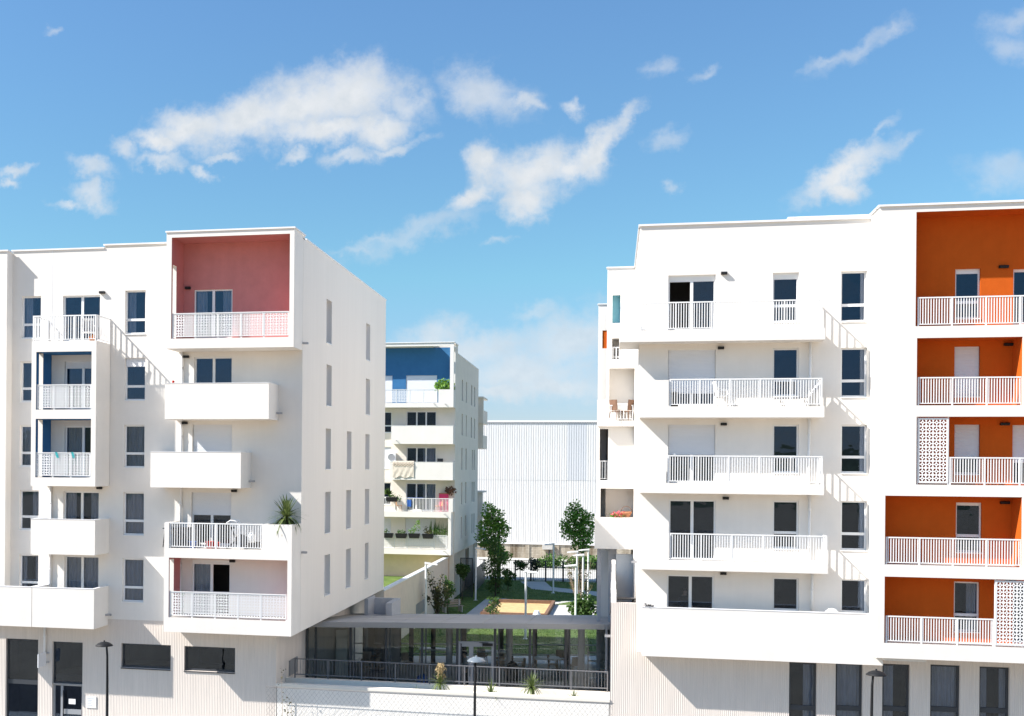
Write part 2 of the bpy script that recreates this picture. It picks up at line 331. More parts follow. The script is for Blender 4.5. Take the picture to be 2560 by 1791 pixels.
class Pl:      # a wall plane: a along the wall, b up, c depth into the wall
    def __init__(s, kind, at): s.k = kind; s.at = at
    def pt(s, a, b, c):
        if s.k == 'Y': return (a, s.at + c, b)
        if s.k == 'X+': return (s.at - c, a, b)
        return (s.at + c, a, b)
    def rect(s, x0, y0, x1, y1):
        if s.k == 'Y': return rectY(s.at, x0, y0, x1, y1)
        A0, A1 = PX(x0, (y0 + y1) / 2, s.at)[0], PX(x1, (y0 + y1) / 2, s.at)[0]
        xm = (x0 + x1) / 2
        return min(A0, A1), max(A0, A1), PX(xm, y1, s.at)[1], PX(xm, y0, s.at)[1]
    def box(s, mb, a0, a1, b0, b1, c0, c1):
        mb.hexa([s.pt(a0, b0, c0), s.pt(a1, b0, c0), s.pt(a1, b0, c1), s.pt(a0, b0, c1), s.pt(a0, b1, c0), s.pt(a1, b1, c0), s.pt(a1, b1, c1), s.pt(a0, b1, c1)])
    def wall(s, mb, a0, a1, b0, b1, holes, reveal=0.2, ribs=0, ribd=0.009):
        hs = [h for h in holes if h[0] < a1 and h[1] > a0 and h[2] < b1 and h[3] > b0]
        A = sorted({a0, a1} | {min(max(h[i], a0), a1) for h in hs for i in (0, 1)})
        B = sorted({b0, b1} | {min(max(h[i], b0), b1) for h in hs for i in (2, 3)})
        for i in range(len(A) - 1):
            for j in range(len(B) - 1):
                am, bm = (A[i] + A[i + 1]) / 2, (B[j] + B[j + 1]) / 2
                if any(h[0] < am < h[1] and h[2] < bm < h[3] for h in hs): continue
                if ribs:
                    n = max(2, int(round((A[i + 1] - A[i]) / ribs)) * 2); w = (A[i + 1] - A[i]) / n
                    for k in range(n):
                        x, x2 = A[i] + k * w, A[i] + (k + 1) * w
                        c, c2 = (0, ribd) if k % 2 == 0 else (ribd, 0)
                        mb.quad(s.pt(x, B[j], c), s.pt(x2, B[j], c2), s.pt(x2, B[j + 1], c2), s.pt(x, B[j + 1], c))
                else:
                    mb.quad(s.pt(A[i], B[j], 0), s.pt(A[i + 1], B[j], 0), s.pt(A[i + 1], B[j + 1], 0), s.pt(A[i], B[j + 1], 0))
        for h in hs:
            x0, x1, z0, z1 = max(h[0], a0), min(h[1], a1), max(h[2], b0), min(h[3], b1)
            r = reveal
            mb.quad(s.pt(x0, z0, 0), s.pt(x0, z1, 0), s.pt(x0, z1, r), s.pt(x0, z0, r))
            mb.quad(s.pt(x1, z0, 0), s.pt(x1, z0, r), s.pt(x1, z1, r), s.pt(x1, z1, 0))
            mb.quad(s.pt(x0, z1, 0), s.pt(x1, z1, 0), s.pt(x1, z1, r), s.pt(x0, z1, r))
            mb.quad(s.pt(x0, z0, 0), s.pt(x0, z0, r), s.pt(x1, z0, r), s.pt(x1, z0, 0))
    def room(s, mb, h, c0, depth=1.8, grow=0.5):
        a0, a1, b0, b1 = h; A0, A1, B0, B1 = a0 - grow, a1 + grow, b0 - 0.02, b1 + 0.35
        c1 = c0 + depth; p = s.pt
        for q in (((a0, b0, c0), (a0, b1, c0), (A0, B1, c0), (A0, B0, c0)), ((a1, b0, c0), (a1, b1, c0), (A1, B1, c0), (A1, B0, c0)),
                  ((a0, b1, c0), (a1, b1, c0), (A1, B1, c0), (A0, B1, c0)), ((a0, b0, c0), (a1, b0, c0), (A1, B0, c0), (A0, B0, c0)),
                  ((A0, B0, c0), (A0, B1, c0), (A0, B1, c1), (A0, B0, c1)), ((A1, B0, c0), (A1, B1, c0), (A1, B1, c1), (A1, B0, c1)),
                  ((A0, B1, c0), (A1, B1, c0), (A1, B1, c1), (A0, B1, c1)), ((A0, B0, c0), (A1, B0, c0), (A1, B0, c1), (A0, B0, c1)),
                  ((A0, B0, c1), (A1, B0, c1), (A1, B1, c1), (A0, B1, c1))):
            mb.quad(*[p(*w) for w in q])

_pane = {}
def pane_mesh(kind, m):
    if (kind, m.name) not in _pane:
        mb = MB()
        if kind == 'Y': mb.box(0, 1, -0.006, 0.006, 0, 1)
        else: mb.box(-0.006, 0.006, 0, 1, 0, 1)
        _pane[(kind, m.name)] = mb.mesh('pane', m)
    return _pane[(kind, m.name)]
def add_pane(pl, parent, a0, a1, b0, b1, c, m):
    p = pl.pt(a0, b0, c)
    return link('pane', pane_mesh('Y' if pl.k == 'Y' else 'X', m), parent, p, scale=(a1 - a0, 1, b1 - b0) if pl.k == 'Y' else (1, a1 - a0, b1 - b0))

class Facade:
    """collects openings of one wall plane, builds each window as a part, then the wall"""
    def __init__(s, rt, pl, reveal=0.2, rooms=None): s.rt = rt; s.pl = pl; s.holes = []; s.reveal = reveal; s.rooms = rooms
    def win(s, x0, y0, x1, y1, kind='fixed', **k): return s.winw(s.pl.rect(x0, y0, x1, y1), kind, **k)
    def winw(s, h, kind='fixed', shutter=0, curtain=0, sill=True, fm='frame', name=None, box=0.0, glass='glass', fw=0.06, label=None, transom=0.33, cset=None, bar=False, open_=0, ajar=False):
        pl = s.pl; a0, a1, b0, b1 = h; s.holes.append(h)
        c0 = s.reveal - 0.09 if cset is None else cset; c1 = c0 + 0.07
        fb = MB()
        top = b1 - box
        if box: pl.box(fb, a0, a1, top, b1, c0 - 0.01, c1)
        pl.box(fb, a0, a0 + fw, b0, top, c0, c1); pl.box(fb, a1 - fw, a1, b0, top, c0, c1)
        pl.box(fb, a0 + fw, a1 - fw, b0, b0 + fw, c0, c1); pl.box(fb, a0 + fw, a1 - fw, top - fw, top, c0, c1)
        lights = []
        g = fw * 0.8
        ia0, ia1, ib0, ib1 = a0 + fw, a1 - fw, b0 + fw, top - fw
        if kind == 'fixed':
            zt = b0 + (b1 - b0) * transom
            pl.box(fb, ia0, ia1, zt - 0.05, zt + 0.05, c0 - 0.004, c1); lights = [(ia0, ia1, ib0, zt - 0.05), (ia0, ia1, zt + 0.05, ib1)]
        elif kind == 'plain': lights = [(ia0, ia1, ib0, ib1)]
        elif kind.startswith('door'):
            n = int(kind[4:] or 2)
            ed = [ia0 + (ia1 - ia0) * i / n for i in range(n + 1)]
            for i in range(1, n): pl.box(fb, ed[i] - 0.055, ed[i] + 0.055, ib0, ib1, c0 - 0.004, c1)
            lights = [(ed[i] + (0.055 if i else 0), ed[i + 1] - (0.055 if i < n - 1 else 0), ib0, ib1) for i in range(n)]
            if bar:
                for (q0, q1, _, _) in lights: pl.box(fb, q0, q1, b0 + 0.95, b0 + 0.985, c0 + 0.02, c0 + 0.05)
        elif kind == 'transom':     # tall shopfront light with a lower light
            zt = b0 + (b1 - b0) * transom
            pl.box(fb, ia0, ia1, zt - 0.09, zt + 0.09, c0 - 0.004, c1); lights = [(ia0, ia1, ib0, zt - 0.09), (ia0, ia1, zt + 0.09, ib1)]
        w = fb.build(name or ('window' if not kind.startswith('door') else 'balcony_door'), M[fm], s.rt)
        if label: w['label'] = label
        zs = b1 - (b1 - b0) * shutter
        for i, (q0, q1, r0, r1) in enumerate(lights):
            if open_ and i == open_ - 1: continue
            if shutter and r0 >= zs: continue
            add_pane(pl, w, q0, q1, r0, r1, c0 + 0.035, M[glass])
        if sill:
            sb = MB(); pl.box(sb, a0 - 0.0, a1 + 0.0, b0 - 0.04, b0 - 0.004, -0.035, c0); sb.build('sill', M['frame' if fm == 'frame' else fm], w)
        if shutter:
            sb = MB(); n = max(3, int((b1 - zs) / 0.055)); dz = (b1 - zs) / n
            for i in range(n):
                z = zs + i * dz
                sb.quad(pl.pt(a0 + 0.02, z + 0.006, c0 - 0.03), pl.pt(a1 - 0.02, z + 0.006, c0 - 0.03), pl.pt(a1 - 0.02, z + dz, c0 - 0.022), pl.pt(a0 + 0.02, z + dz, c0 - 0.022))
                sb.quad(pl.pt(a0 + 0.02, z, c0 - 0.014), pl.pt(a1 - 0.02, z, c0 - 0.014), pl.pt(a1 - 0.02, z + 0.006, c0 - 0.03), pl.pt(a0 + 0.02, z + 0.006, c0 - 0.03))
            pl.box(sb, a0 + 0.01, a1 - 0.01, zs - 0.03, zs, c0 - 0.035, c0 - 0.01)
            sb.build('roller_shutter', M['shutter'], w)
        if curtain:
            cb = MB(); cc = c1 + 0.06
            spans = {1: [(0.0, 1.0)], 2: [(0.0, 0.3), (0.72, 1.0)], 3: [(0.0, 0.45)], 4: [(0.55, 1.0)], 5: [(0.8, 1.0)]}[curtain]
            for (t0, t1) in spans:
                A0, A1 = a0 + (a1 - a0) * t0, a0 + (a1 - a0) * t1; n = max(6, int((A1 - A0) / 0.045))
                for i in range(n):
                    x, x2 = A0 + (A1 - A0) * i / n, A0 + (A1 - A0) * (i + 1) / n
                    d, d2 = (0.03 * math.sin(i * 1.9) + 0.02 * math.sin(i * 0.7), 0.03 * math.sin((i + 1) * 1.9) + 0.02 * math.sin((i + 1) * 0.7))
                    cb.quad(pl.pt(x, b0 + 0.02, cc + d), pl.pt(x2, b0 + 0.02, cc + d2), pl.pt(x2, b1 - 0.02, cc + d2), pl.pt(x, b1 - 0.02, cc + d))
            cb.build('curtain', M['curtain'], w, smooth=True)
        if s.rooms is not None: pl.room(s.rooms, h, s.reveal)
        return w
    def wall(s, a0, a1, b0, b1, m='plaster', name='wall', ribs=0, mb=None):
        own = mb is None; mb = mb or MB()
        s.pl.wall(mb, a0, a1, b0, b1, s.holes, s.reveal, ribs)
        if own: return mb.build(name, M[m], s.rt)
    def lamp(s, px, py, w=0.22):
        a, b = (PY if s.pl.k == 'Y' else PX)(px, py, s.pl.at); mb = MB(); n = 8
        prof = [(0.0, -0.05), (-0.10, -0.05), (-0.13, -0.02), (-0.13, 0.03), (-0.11, 0.05), (0.0, 0.05)]
        for i in range(len(prof) - 1):
            (c, z), (c2, z2) = prof[i], prof[i + 1]
            mb.quad(s.pl.pt(a - w / 2, b + z, c), s.pl.pt(a + w / 2, b + z, c), s.pl.pt(a + w / 2, b + z2, c2), s.pl.pt(a - w / 2, b + z2, c2))
        for sx in (-1, 1): mb.quad(*[s.pl.pt(a + sx * w / 2, b + z, c) for (c, z) in prof])
        return mb.build('wall_lamp', M['lamp'], s.rt)

# balusters and railings: rails and posts one part, each baluster a sub-part
_bal = {}
def baluster_mesh(h, horiz, m):
    k = (round(h, 2), horiz, m.name)
    if k not in _bal:
        mb = MB(); w, d = (0.0165, 0.008)
        if horiz == 'x': mb.box(-w, w, -d, d, 0, k[0])
        else: mb.box(-d, d, -w, w, 0, k[0])
        _bal[k] = mb.mesh('baluster', m)
    return _bal[k]
def railing(rt, p0, p1, z0, z1, posts=4, step=0.09, name='balcony_railing', m='whitemetal', rail=0.045, ends=True, label=None, budget=None, gap=0.06):
    (x0, y0), (x1, y1) = p0, p1; L = math.hypot(x1 - x0, y1 - y0); dx, dy = (x1 - x0) / L, (y1 - y0) / L
    hz = 'x' if abs(dx) > abs(dy) else 'y'
    mb = MB()
    def bar(t0, t1, za, zb, hw):
        a, b = (x0 + dx * t0, y0 + dy * t0), (x0 + dx * t1, y0 + dy * t1); nx, ny = -dy * hw, dx * hw
        mb.hexa([(a[0] - nx, a[1] - ny, za), (b[0] - nx, b[1] - ny, za), (b[0] + nx, b[1] + ny, za), (a[0] + nx, a[1] + ny, za),
                 (a[0] - nx, a[1] - ny, zb), (b[0] - nx, b[1] - ny, zb), (b[0] + nx, b[1] + ny, zb), (a[0] + nx, a[1] + ny, zb)])
    bar(0, L, z1 - rail, z1, 0.022); bar(0, L, z0 + gap, z0 + gap + 0.03, 0.014)
    n = max(2, posts)
    for i in range(n):
        t = (L - 0.05) * i / (n - 1); bar(t, t + 0.05, z0, z1 - rail - 0.002, 0.02)
    r = mb.build(name, M[m], rt)
    if label: r['label'] = label
    k = int(L / step); h = z1 - rail - (z0 + gap + 0.03); me = baluster_mesh(h, hz, M[m])
    for i in range(1, k):
        t = L * i / k
        link('baluster', me, r, (x0 + dx * t, y0 + dy * t, z0 + gap + 0.03), scale=(1, 1, h / max(0.01, round(h, 2))))
    return r

# perforated screens: petal-shaped holes round small diamonds, cut through the sheet
_perf = {}
def perf_mesh(w, h, m, cell=0.235, border=0.025):
    k = (round(w, 2), round(h, 2), cell, m.name)
    if k in _perf: return _perf[k]
    nx, nz = max(1, round((w - 2 * border) / cell)), max(1, round((h - 2 * border) / cell))
    sx, sz = (w - 2 * border) / nx, (h - 2 * border) / nz
    bm = bmesh.new()
    def loop(pts):
        vs = [bm.verts.new((p[0], 0, p[1])) for p in pts]
        return [bm.edges.new((vs[i], vs[(i + 1) % len(vs)])) for i in range(len(vs))]
    e = loop([(0, 0), (0.5, 0), (1, 0), (1, 0.5), (1, 1), (0.5, 1), (0, 1), (0, 0.5)])
    for (cx, cz, s_) in ((.25, .25, -1), (.75, .25, 1), (.75, .75, -1), (.25, .75, 1)):
        d = Vector((1, s_)).normalized(); q = Vector((-d.y, d.x)); L_, Wd = 0.24, 0.15
        e += loop([(cx + d.x * a * L_ + q.x * b * Wd, cz + d.y * a * L_ + q.y * b * Wd) for (a, b) in ((-1, 0), (-.45, -.85), (.45, -.85), (1, 0), (.45, .85), (-.45, .85))])
    e += loop([(.5, .38), (.62, .5), (.5, .62), (.38, .5)])
    bmesh.ops.triangle_fill(bm, edges=e, use_beauty=True)
    bm.verts.index_update(); V = [(v.co.x, v.co.z) for v in bm.verts]
    hole_of = {i: 0 for i in range(8)}
    for i in range(8, len(V)): hole_of[i] = 1 + min(4, (i - 8) // 6)
    F = []
    for f in bm.faces:
        ids = {hole_of[v.index] for v in f.verts}
        if len(ids) > 1 or 0 in ids: F.append(tuple(v.index for v in f.verts))
    bm.free()
    mb = MB()
    for i in range(nx):
        for j in range(nz):
            n = len(mb.v); mb.v += [(border + (i + a) * sx, 0, border + (j + b) * sz) for (a, b) in V]
            mb.f += [tuple(n + q for q in f) for f in F]
    mb.m = [0] * len(mb.f)
    for (a0, a1, b0, b1) in ((0, w, 0, border), (0, w, h - border, h), (0, border, border, h - border), (w - border, w, border, h - border)):
        mb.quad((a0, 0, b0), (a1, 0, b0), (a1, 0, b1), (a0, 0, b1))
    me = mb.mesh('perforated_panel', m)
    bm = bmesh.new(); bm.from_mesh(me); bmesh.ops.remove_doubles(bm, verts=bm.verts, dist=0.0004)
    bmesh.ops.recalc_face_normals(bm, faces=bm.faces); bmesh.ops.solidify(bm, geom=bm.faces[:], thickness=0.008); bm.to_mesh(me); bm.free()
    _perf[k] = me; return me
def perf_railing(rt, edges, Y, z0, z1, label=None, name='perforated_railing', gap=0.07, cell=0.235):
    mb = MB(); X0, X1 = edges[0], edges[-1]
    mb.box(X0, X1, Y - 0.02, Y + 0.025, z1 - 0.03, z1); mb.box(X0, X1, Y + 0.012, Y + 0.03, z0 + gap, z0 + gap + 0.03)
    for x in edges: mb.box(x - 0.025, x + 0.025, Y + 0.012, Y + 0.05, z0, z1 - 0.03)
    r = mb.build(name, M['whitemetal'], rt)
    if label: r['label'] = label
    for i in range(len(edges) - 1):
        w = edges[i + 1] - edges[i] - 0.012; h = z1 - 0.034 - z0 - gap
        me = perf_mesh(w, h, M['whitemetal'], cell); link('perforated_panel', me, r, (edges[i] + 0.006, Y, z0 + gap), scale=(w / round(w, 2), 1, h / round(h, 2)))
    return r

def leaf_cloud(mb, c, rads, n, size, rng, shell=0.5, flat=0.0, droop=0):
    for _ in range(n):
        while True:
            p = Vector((rng.uniform(-1, 1), rng.uniform(-1, 1), rng.uniform(-1, 1))); l = p.length
            if 0.05 < l <= 1 and (l > shell or rng.random() < 0.35): break
        q = Vector((c[0] + p.x * rads[0], c[1] + p.y * rads[1], c[2] + p.z * rads[2]))
        leaf(mb, q, size * rng.uniform(0.65, 1.25), rng)
def leaf(mb, q, s, rng, d=None):
    a = (Vector((rng.uniform(-1, 1), rng.uniform(-1, 1), rng.uniform(-0.9, 0.5))) if d is None else d).normalized()
    b = a.cross(Vector((rng.uniform(-1, 1), rng.uniform(-1, 1), rng.uniform(-1, 1)))).normalized() * 0.32 * s
    a = a * s; n = a.cross(b).normalized() * s * 0.08
    mb.quad(q, q + a * 0.45 + b + n, q + a, q + a * 0.45 - b + n)
# ------------------------------------------------------------------ shared depths
YW = 43.6                                   # main facade plane of both front buildings
XA = PY(757, 800, YW)[0]                    # end wall of the left building
YF = PX(735, 720, XA)[0]                    # front plane of its projecting boxes
YB = PX(963, 1000, XA)[0]                   # its back
XW = PY(31, 800, YW)[0]; YWING = PX(17, 800, XW)[0]
XB0 = PY(690, 1700, YW)[0]                  # base end wall
XD0 = PY(1526, 1620, YW)[0]                 # base end wall of the right building
GZ = 1.2                                    # garden level

def open_box(rt, outer, inner, y0, y1, lining, tw=None, slot=None, name='loggia', back=True, left_open=False, ylin=None, botz=None):
    """projecting box with an opening in front: outer/inner = (X0,X1,Z0,Z1); lining = material of the inside faces"""
    X0, X1, Z0, Z1 = outer; a0, a1, b0, b1 = inner
    mb = MB()
    mb.box(X0, X1, y0, y1, b1, Z1); mb.box(X0, X1, y0, y1, Z0, b0)
    mb.box(a1, X1, y0, y1, b0, b1)
    if slot:
        s0, s1, z0, z1 = slot
        mb.box(X0, a0, y0, s0, b0, b1); mb.box(X0, a0, s1, y1, b0, b1); mb.box(X0, a0, s0, s1, b0, z0); mb.box(X0, a0, s0, s1, z1, b1)
    else: mb.box(X0, a0, y0, y1, b0, b1)
    o = mb.build(name, M['plaster'], rt)
    e = 0.004; f = y0 + 0.03; lb = MB()
    lb.quad((a0, f, b1 - e), (a1, f, b1 - e), (a1, y1, b1 - e), (a0, y1, b1 - e))
    lb.quad((a1 - e, f, b0), (a1 - e, y1, b0), (a1 - e, y1, b1), (a1 - e, f, b1))
    if slot:
        for (q0, q1, r0, r1) in ((f, s0, b0, b1), (s1, y1, b0, b1), (s0, s1, b0, z0), (s0, s1, z1, b1)):
            lb.quad((a0 + e, q0, r0), (a0 + e, q1, r0), (a0 + e, q1, r1), (a0 + e, q0, r1))
    else: lb.quad((a0 + e, f, b0), (a0 + e, y1, b0), (a0 + e, y1, b1), (a0 + e, f, b1))
    lb.build('loggia_lining', M[lining], o)
    fb = MB(); fb.quad((a0, f, b0 + e), (a1, f, b0 + e), (a1, y1, b0 + e), (a0, y1, b0 + e)); fb.build('loggia_floor', M['floor'], o)
    return o
def parapet_balcony(rt, X0, X1, Z0, Z1, y0, y1, t=0.12, slab=0.22, label=None, joint=None):
    mb = MB()
    mb.box(X0, X1, y0, y1, Z0, Z0 + slab)
    mb.box(X0, X1, y0, y0 + t, Z0 + slab, Z1)
    mb.box(X0, X0 + t, y0 + t, y1, Z0 + slab, Z1); mb.box(X1 - t, X1, y0 + t, y1, Z0 + slab, Z1)
    o = mb.build('balcony', M['plaster'], rt)
    if label: o['label'] = label
    cb = MB(); e = 0.012
    cb.box(X0 - e, X1 + e, y0 - e, y0 + t + e, Z1, Z1 + 0.018); cb.box(X0 - e, X0 + t + e, y0 + t + e, y1, Z1, Z1 + 0.018); cb.box(X1 - t - e, X1 + e, y0 + t + e, y1, Z1, Z1 + 0.018)
    cb.build('coping', M['coping'], o)
    return o
def coping(rt, segs, y0=None, h=0.06, over=0.05, name='coping'):
    mb = MB()
    for (x0, x1, ya, yb, z) in segs: mb.box(x0 - over, x1 + over, ya - over, yb + over, z, z + h)
    return mb.build(name, M['coping'], rt)
def spout(rt, x, y, z, dx, ln=0.22):
    mb = MB(); mb.box(min(x, x + dx * ln), max(x, x + dx * ln), y - 0.06, y + 0.06, z - 0.05, z - 0.03)
    for s_ in (-1, 1): mb.box(min(x, x + dx * ln), max(x, x + dx * ln), y + s_ * 0.06 - 0.008, y + s_ * 0.06 + 0.008, z - 0.05, z + 0.03)
    return mb.build('rain_spout', M['zinc'], rt)
def spout_front(rt, px, py, y, ln=0.3):
    X, Z = PY(px, py, y); mb = MB(); mb.tube([(X, y + 0.02, Z), (X, y - ln, Z - 0.02)], 0.03, 8); return mb.build('rain_spout', M['zinc'], rt)
def pipe(rt, px, y0px, y1px, Y=YW - 0.07, r=0.05):
    X = PY(px, (y0px + y1px) / 2, Y)[0]; za, zb = PY(px, y0px, Y)[1], PY(px, y1px, Y)[1]
    mb = MB(); mb.tube([(X, Y, zb), (X, Y, za)], r, 10)
    z = zb + 0.8
    while z < za - 0.1: mb.tube([(X, Y, z), (X, Y, z + 0.06)], r + 0.012, 10); z += 1.4
    return mb.build('downpipe', M['pipe'], rt, smooth=True)

# ================================================================== LEFT BUILDING
A = root('apartment_building', 'white apartment block with pink and blue loggias, at the left beside the glass pavilion', 'apartment building', ((XW + XA) / 2, YW, 0))
rmA = MB()
fa = Facade(A, Pl('Y', YW), 0.2, rmA)
for (x0, y0, x1, y1, sh, cu, bx) in ((54, 741, 102, 846, 0, 3, 0), (51, 904, 100, 1004.6, 0, 0, 0), (49, 1064, 98.5, 1166.5, 0, 1, 0), (48.6, 1226, 96.6, 1325, 0, 4, 0), (48, 1387, 95.5, 1491, 0, 2, 0),
                             (312.6, 726.4, 363.7, 835, 0, 3, 0), (312, 895, 363, 1001, 0.19, 0, 0), (310, 1063, 361.5, 1169, 0, 1, 0), (308, 1231, 360, 1338, 0, 1, 0), (306, 1397, 358.8, 1505, 0, 1, 0)):
    fa.win(x0, y0, x1, y1, 'fixed', shutter=sh, curtain=cu)
fa.win(157, 739, 250, 853, 'door2', sill=False)
fa.win(160.7, 904, 250, 1024, 'door2', shutter=0.13, sill=False); fa.win(160.7, 1065.6, 250, 1193, 'door2', sill=False, curtain=3)
fa.win(158, 1229, 246.6, 1362, 'door2', sill=False, curtain=2); fa.win(160, 1390.6, 246, 1530, 'door2', sill=False, curtain=1, bar=True)
fa.win(485, 892.6, 580, 1024, 'door2', sill=False, curtain=0); fa.win(480.6, 1062, 579, 1195, 'door2', shutter=0.93, sill=False)
fa.win(478, 1232, 577.7, 1362, 'door2', shutter=0.42, sill=False); fa.win(479, 1401, 574.7, 1540, 'door2', sill=False, curtain=3, bar=True, open_=2, box=0.12)
ZRL = PY(150, 625.5, YW)[1]; ZRR = PY(340, 612, YW)[1]
XS = PY(262, 615, YW)[0]
ZRIB = PY(340, 1550.5, YW)[1]
fa.holes.append(tuple(rectY(YF, 428.4, 589.5, 724, 845)))
X4 = PY(418, 600, YW)[0]
fa.wall(XW, XA, ZRIB, ZRL)
mb = MB(); mb.quad((XS, YW, ZRL), (XA, YW, ZRL), (XA, YW, ZRR), (XS, YW, ZRR)); mb.box(XW, XA - 0.01, YW + 0.3, YB - 0.01, ZRL - 0.35, ZRL - 0.3)
mb.quad((XS, YW, ZRL), (XS, YB, ZRL), (XS, YB, ZRR), (XS, YW, ZRR)); mb.quad((XS, YW + .25, ZRL - .3), (XA, YW + .25, ZRL - .3), (XA, YW + .25, ZRR), (XS, YW + .25, ZRR))
mb.quad((XW, YB, 0), (XA, YB, 0), (XA, YB, ZRL), (XW, YB, ZRL)); mb.build('roof', M['plaster2'], A)
coping(A, [(XW, XS - 0.06, YW, YW + 0.3, ZRL), (XS, X4, YW, YW + 0.3, ZRR)])
mb = MB(); xj = PY(131, 700, YW)[0]; mb.box(xj - 0.012, xj + 0.012, YW - 0.006, YW - 0.002, PY(131, 850, YW)[1], ZRL - 0.02); mb.build('wall_joint', M['coping'], A)
# wing at the left edge of the photo
zwing = PY(10, 629, YWING)[1]
mb = MB(); mb.box(-46, XW, YWING, YB - 0.02, ZRIB, zwing); mb.build('side_wing', M['plaster'], A)
coping(A, [(-46, XW, YWING, YWING + 0.3, zwing)])
# end wall with narrow windows
fs = Facade(A, Pl('X+', XA), 0.32, None)
SIDEWIN = [(816, 750.5, 829.5, 859), (915, 810, 925.5, 901), (816, 913, 829, 1014.8), (914.5, 948, 925, 1036.6), (813.7, 1072, 827, 1173), (867, 1079, 878.5, 1173), (913, 1086, 923.7, 1174),
           (812, 1230, 826, 1332), (865, 1226, 877, 1321), (912, 1223, 922.8, 1310), (811, 1387, 825, 1487), (864.5, 1372.6, 876.5, 1468), (912, 1358, 921, 1447)]
for q in SIDEWIN: fs.win(*q, kind='plain', fw=0.05, name='side_window')
ZOV = PY(728, 1592, YF)[1]
zsd = PX(860, 672, XA)[1]
fs.wall(YW, YB, ZOV, zsd, m='side', name='end_wall')
coping(A, [(XA - 0.3, XA, YW + 0.45, YB, zsd)], over=0.03)
mb = MB(); mb.box(XB0 - 1, XA - 0.002, YW + 0.003, YB, ZOV + 0.002, ZOV + 0.2); mb.build('overhang_soffit', M['plaster2'], A)
rb = MB()
for i in range(len(fs.holes)): fs.pl.room(rb, fs.holes[i], 0.32, 1.0, 0.3)
rb.build('side_room_interior', M['room'], A)
spout(A, XA, PX(757, 858, XA)[0], PX(757, 858, XA)[1], 1); spout(A, XA, PX(754, 1381, XA)[0], PX(754, 1381, XA)[1], 1)

# --- top pink loggia box
ou = list(rectY(YF, 415.5, 576.5, 735, 870)); ou[1] = XA; inn = rectY(YF, 428.4, 589.5, 724, 845)
YTOP = PX(762.5, 590, XA)[0]
def slot_of(xin, x0, x1, y0, y1):
    ya, yb = PX(x0, (y0 + y1) / 2, xin)[0], PX(x1, (y0 + y1) / 2, xin)[0]
    return (min(ya, yb), max(ya, yb), PX((x0 + x1) / 2, y1, xin)[1], PX((x0 + x1) / 2, y0, xin)[1])
YIN = YW - 0.02
o = open_box(A, ou, inn, YF, YIN, 'pink', slot=slot_of(inn[0], 431, 440.5, 664, 846), name='pink_loggia')
o['label'] = 'large double-height pink loggia on the top storey'
coping(A, [(ou[0], ou[1], YF, YTOP, ou[3])], over=0.04)
mb = MB(); mb.box(ou[0], ou[1], YIN, YTOP, inn[3] + 0.05, ou[3]); mb.build('loggia_roof', M['plaster'], A)
fp = Facade(A, Pl('Y', YW - 0.015), 0.16, rmA)
fp.win(484.6, 723.7, 580.8, 846, 'door2', sill=False, curtain=2)
fp.wall(inn[0], inn[1], inn[2], inn[3], m='pink', name='loggia_back_wall'); fp.lamp(471, 721)
pr = [PY(x, 815, YF + 0.06)[0] for x in (431.4, 488, 545, 602.6, 659.4, 722.5)]
perf_railing(A, pr, YF + 0.06, inn[2], PY(578, 781, YF + 0.06)[1])
# --- balcony boxes of the middle column
b2 = rectY(YF, 412, 958.4, 672, 1048); b3 = rectY(YF, 376, 1130.6, 602, 1220)
parapet_balcony(A, *b2, YF, YW); parapet_balcony(A, *b3, YF, YW)
spout(A, b2[1], YW - 0.25, PX(688, 1032, b2[1])[1], 1); spout(A, b3[1], YW - 0.25, PX(622.5, 1203, b3[1])[1], 1)
# --- lower pink loggia with the planted balcony on top
ol_A = ol = list(rectY(YF, 409.5, 1374, 731, 1587)); ol[1] = XA; il = rectY(YF, 421.5, 1398, 718, 1549); ol[2] = ZOV
o = open_box(A, ol, il, YF, YIN, 'pink', slot=slot_of(il[0], 423.5, 434, 1398, 1549), name='pink_loggia'); o['label'] = 'low pink-sided loggia box of the first storey'
pr = [PY(x, 1520, YF + 0.06)[0] for x in (424, 479.7, 537, 594.7, 651.6, 716)]
perf_railing(A, pr, YF + 0.06, il[2], PY(570, 1482.5, YF + 0.06)[1])
il_A = il; zb4 = ol[3]; zt4 = PY(690, 1312, YF)[1]
xp0, xp1 = PY(657, 1340, YF)[0], PY(437, 1340, YF)[0]
mb = MB(); mb.box(xp0, XA, YF, YF + 0.12, zb4, zt4); mb.box(XA - 0.12, XA, YF + 0.12, YIN, zb4, zt4); mb.box(xp0, xp0 + 0.1, YF + 0.12, YIN, zb4, zt4)
mb.build('planter_parapet', M['plaster'], A)
mb = MB(); mb.box(xp0 + 0.1, XA - 0.12, YF + 0.12, YIN, zt4 - 0.25, zt4 - 0.12); mb.build('planter_soil', M['soil'], A)
mb = MB(); mb.box(ol[0], ol[0] + 0.1, YF + 0.1, YIN, zb4, zt4); mb.box(ol[0], xp1 - 0.25, YF, YF + 0.1, zb4, zt4); mb.build('parapet', M['plaster'], A)
railing(A, (xp1 - 0.24, YF + 0.06), (xp0, YF + 0.06), zb4, PY(540, 1308.5, YF)[1], posts=5, step=0.105)
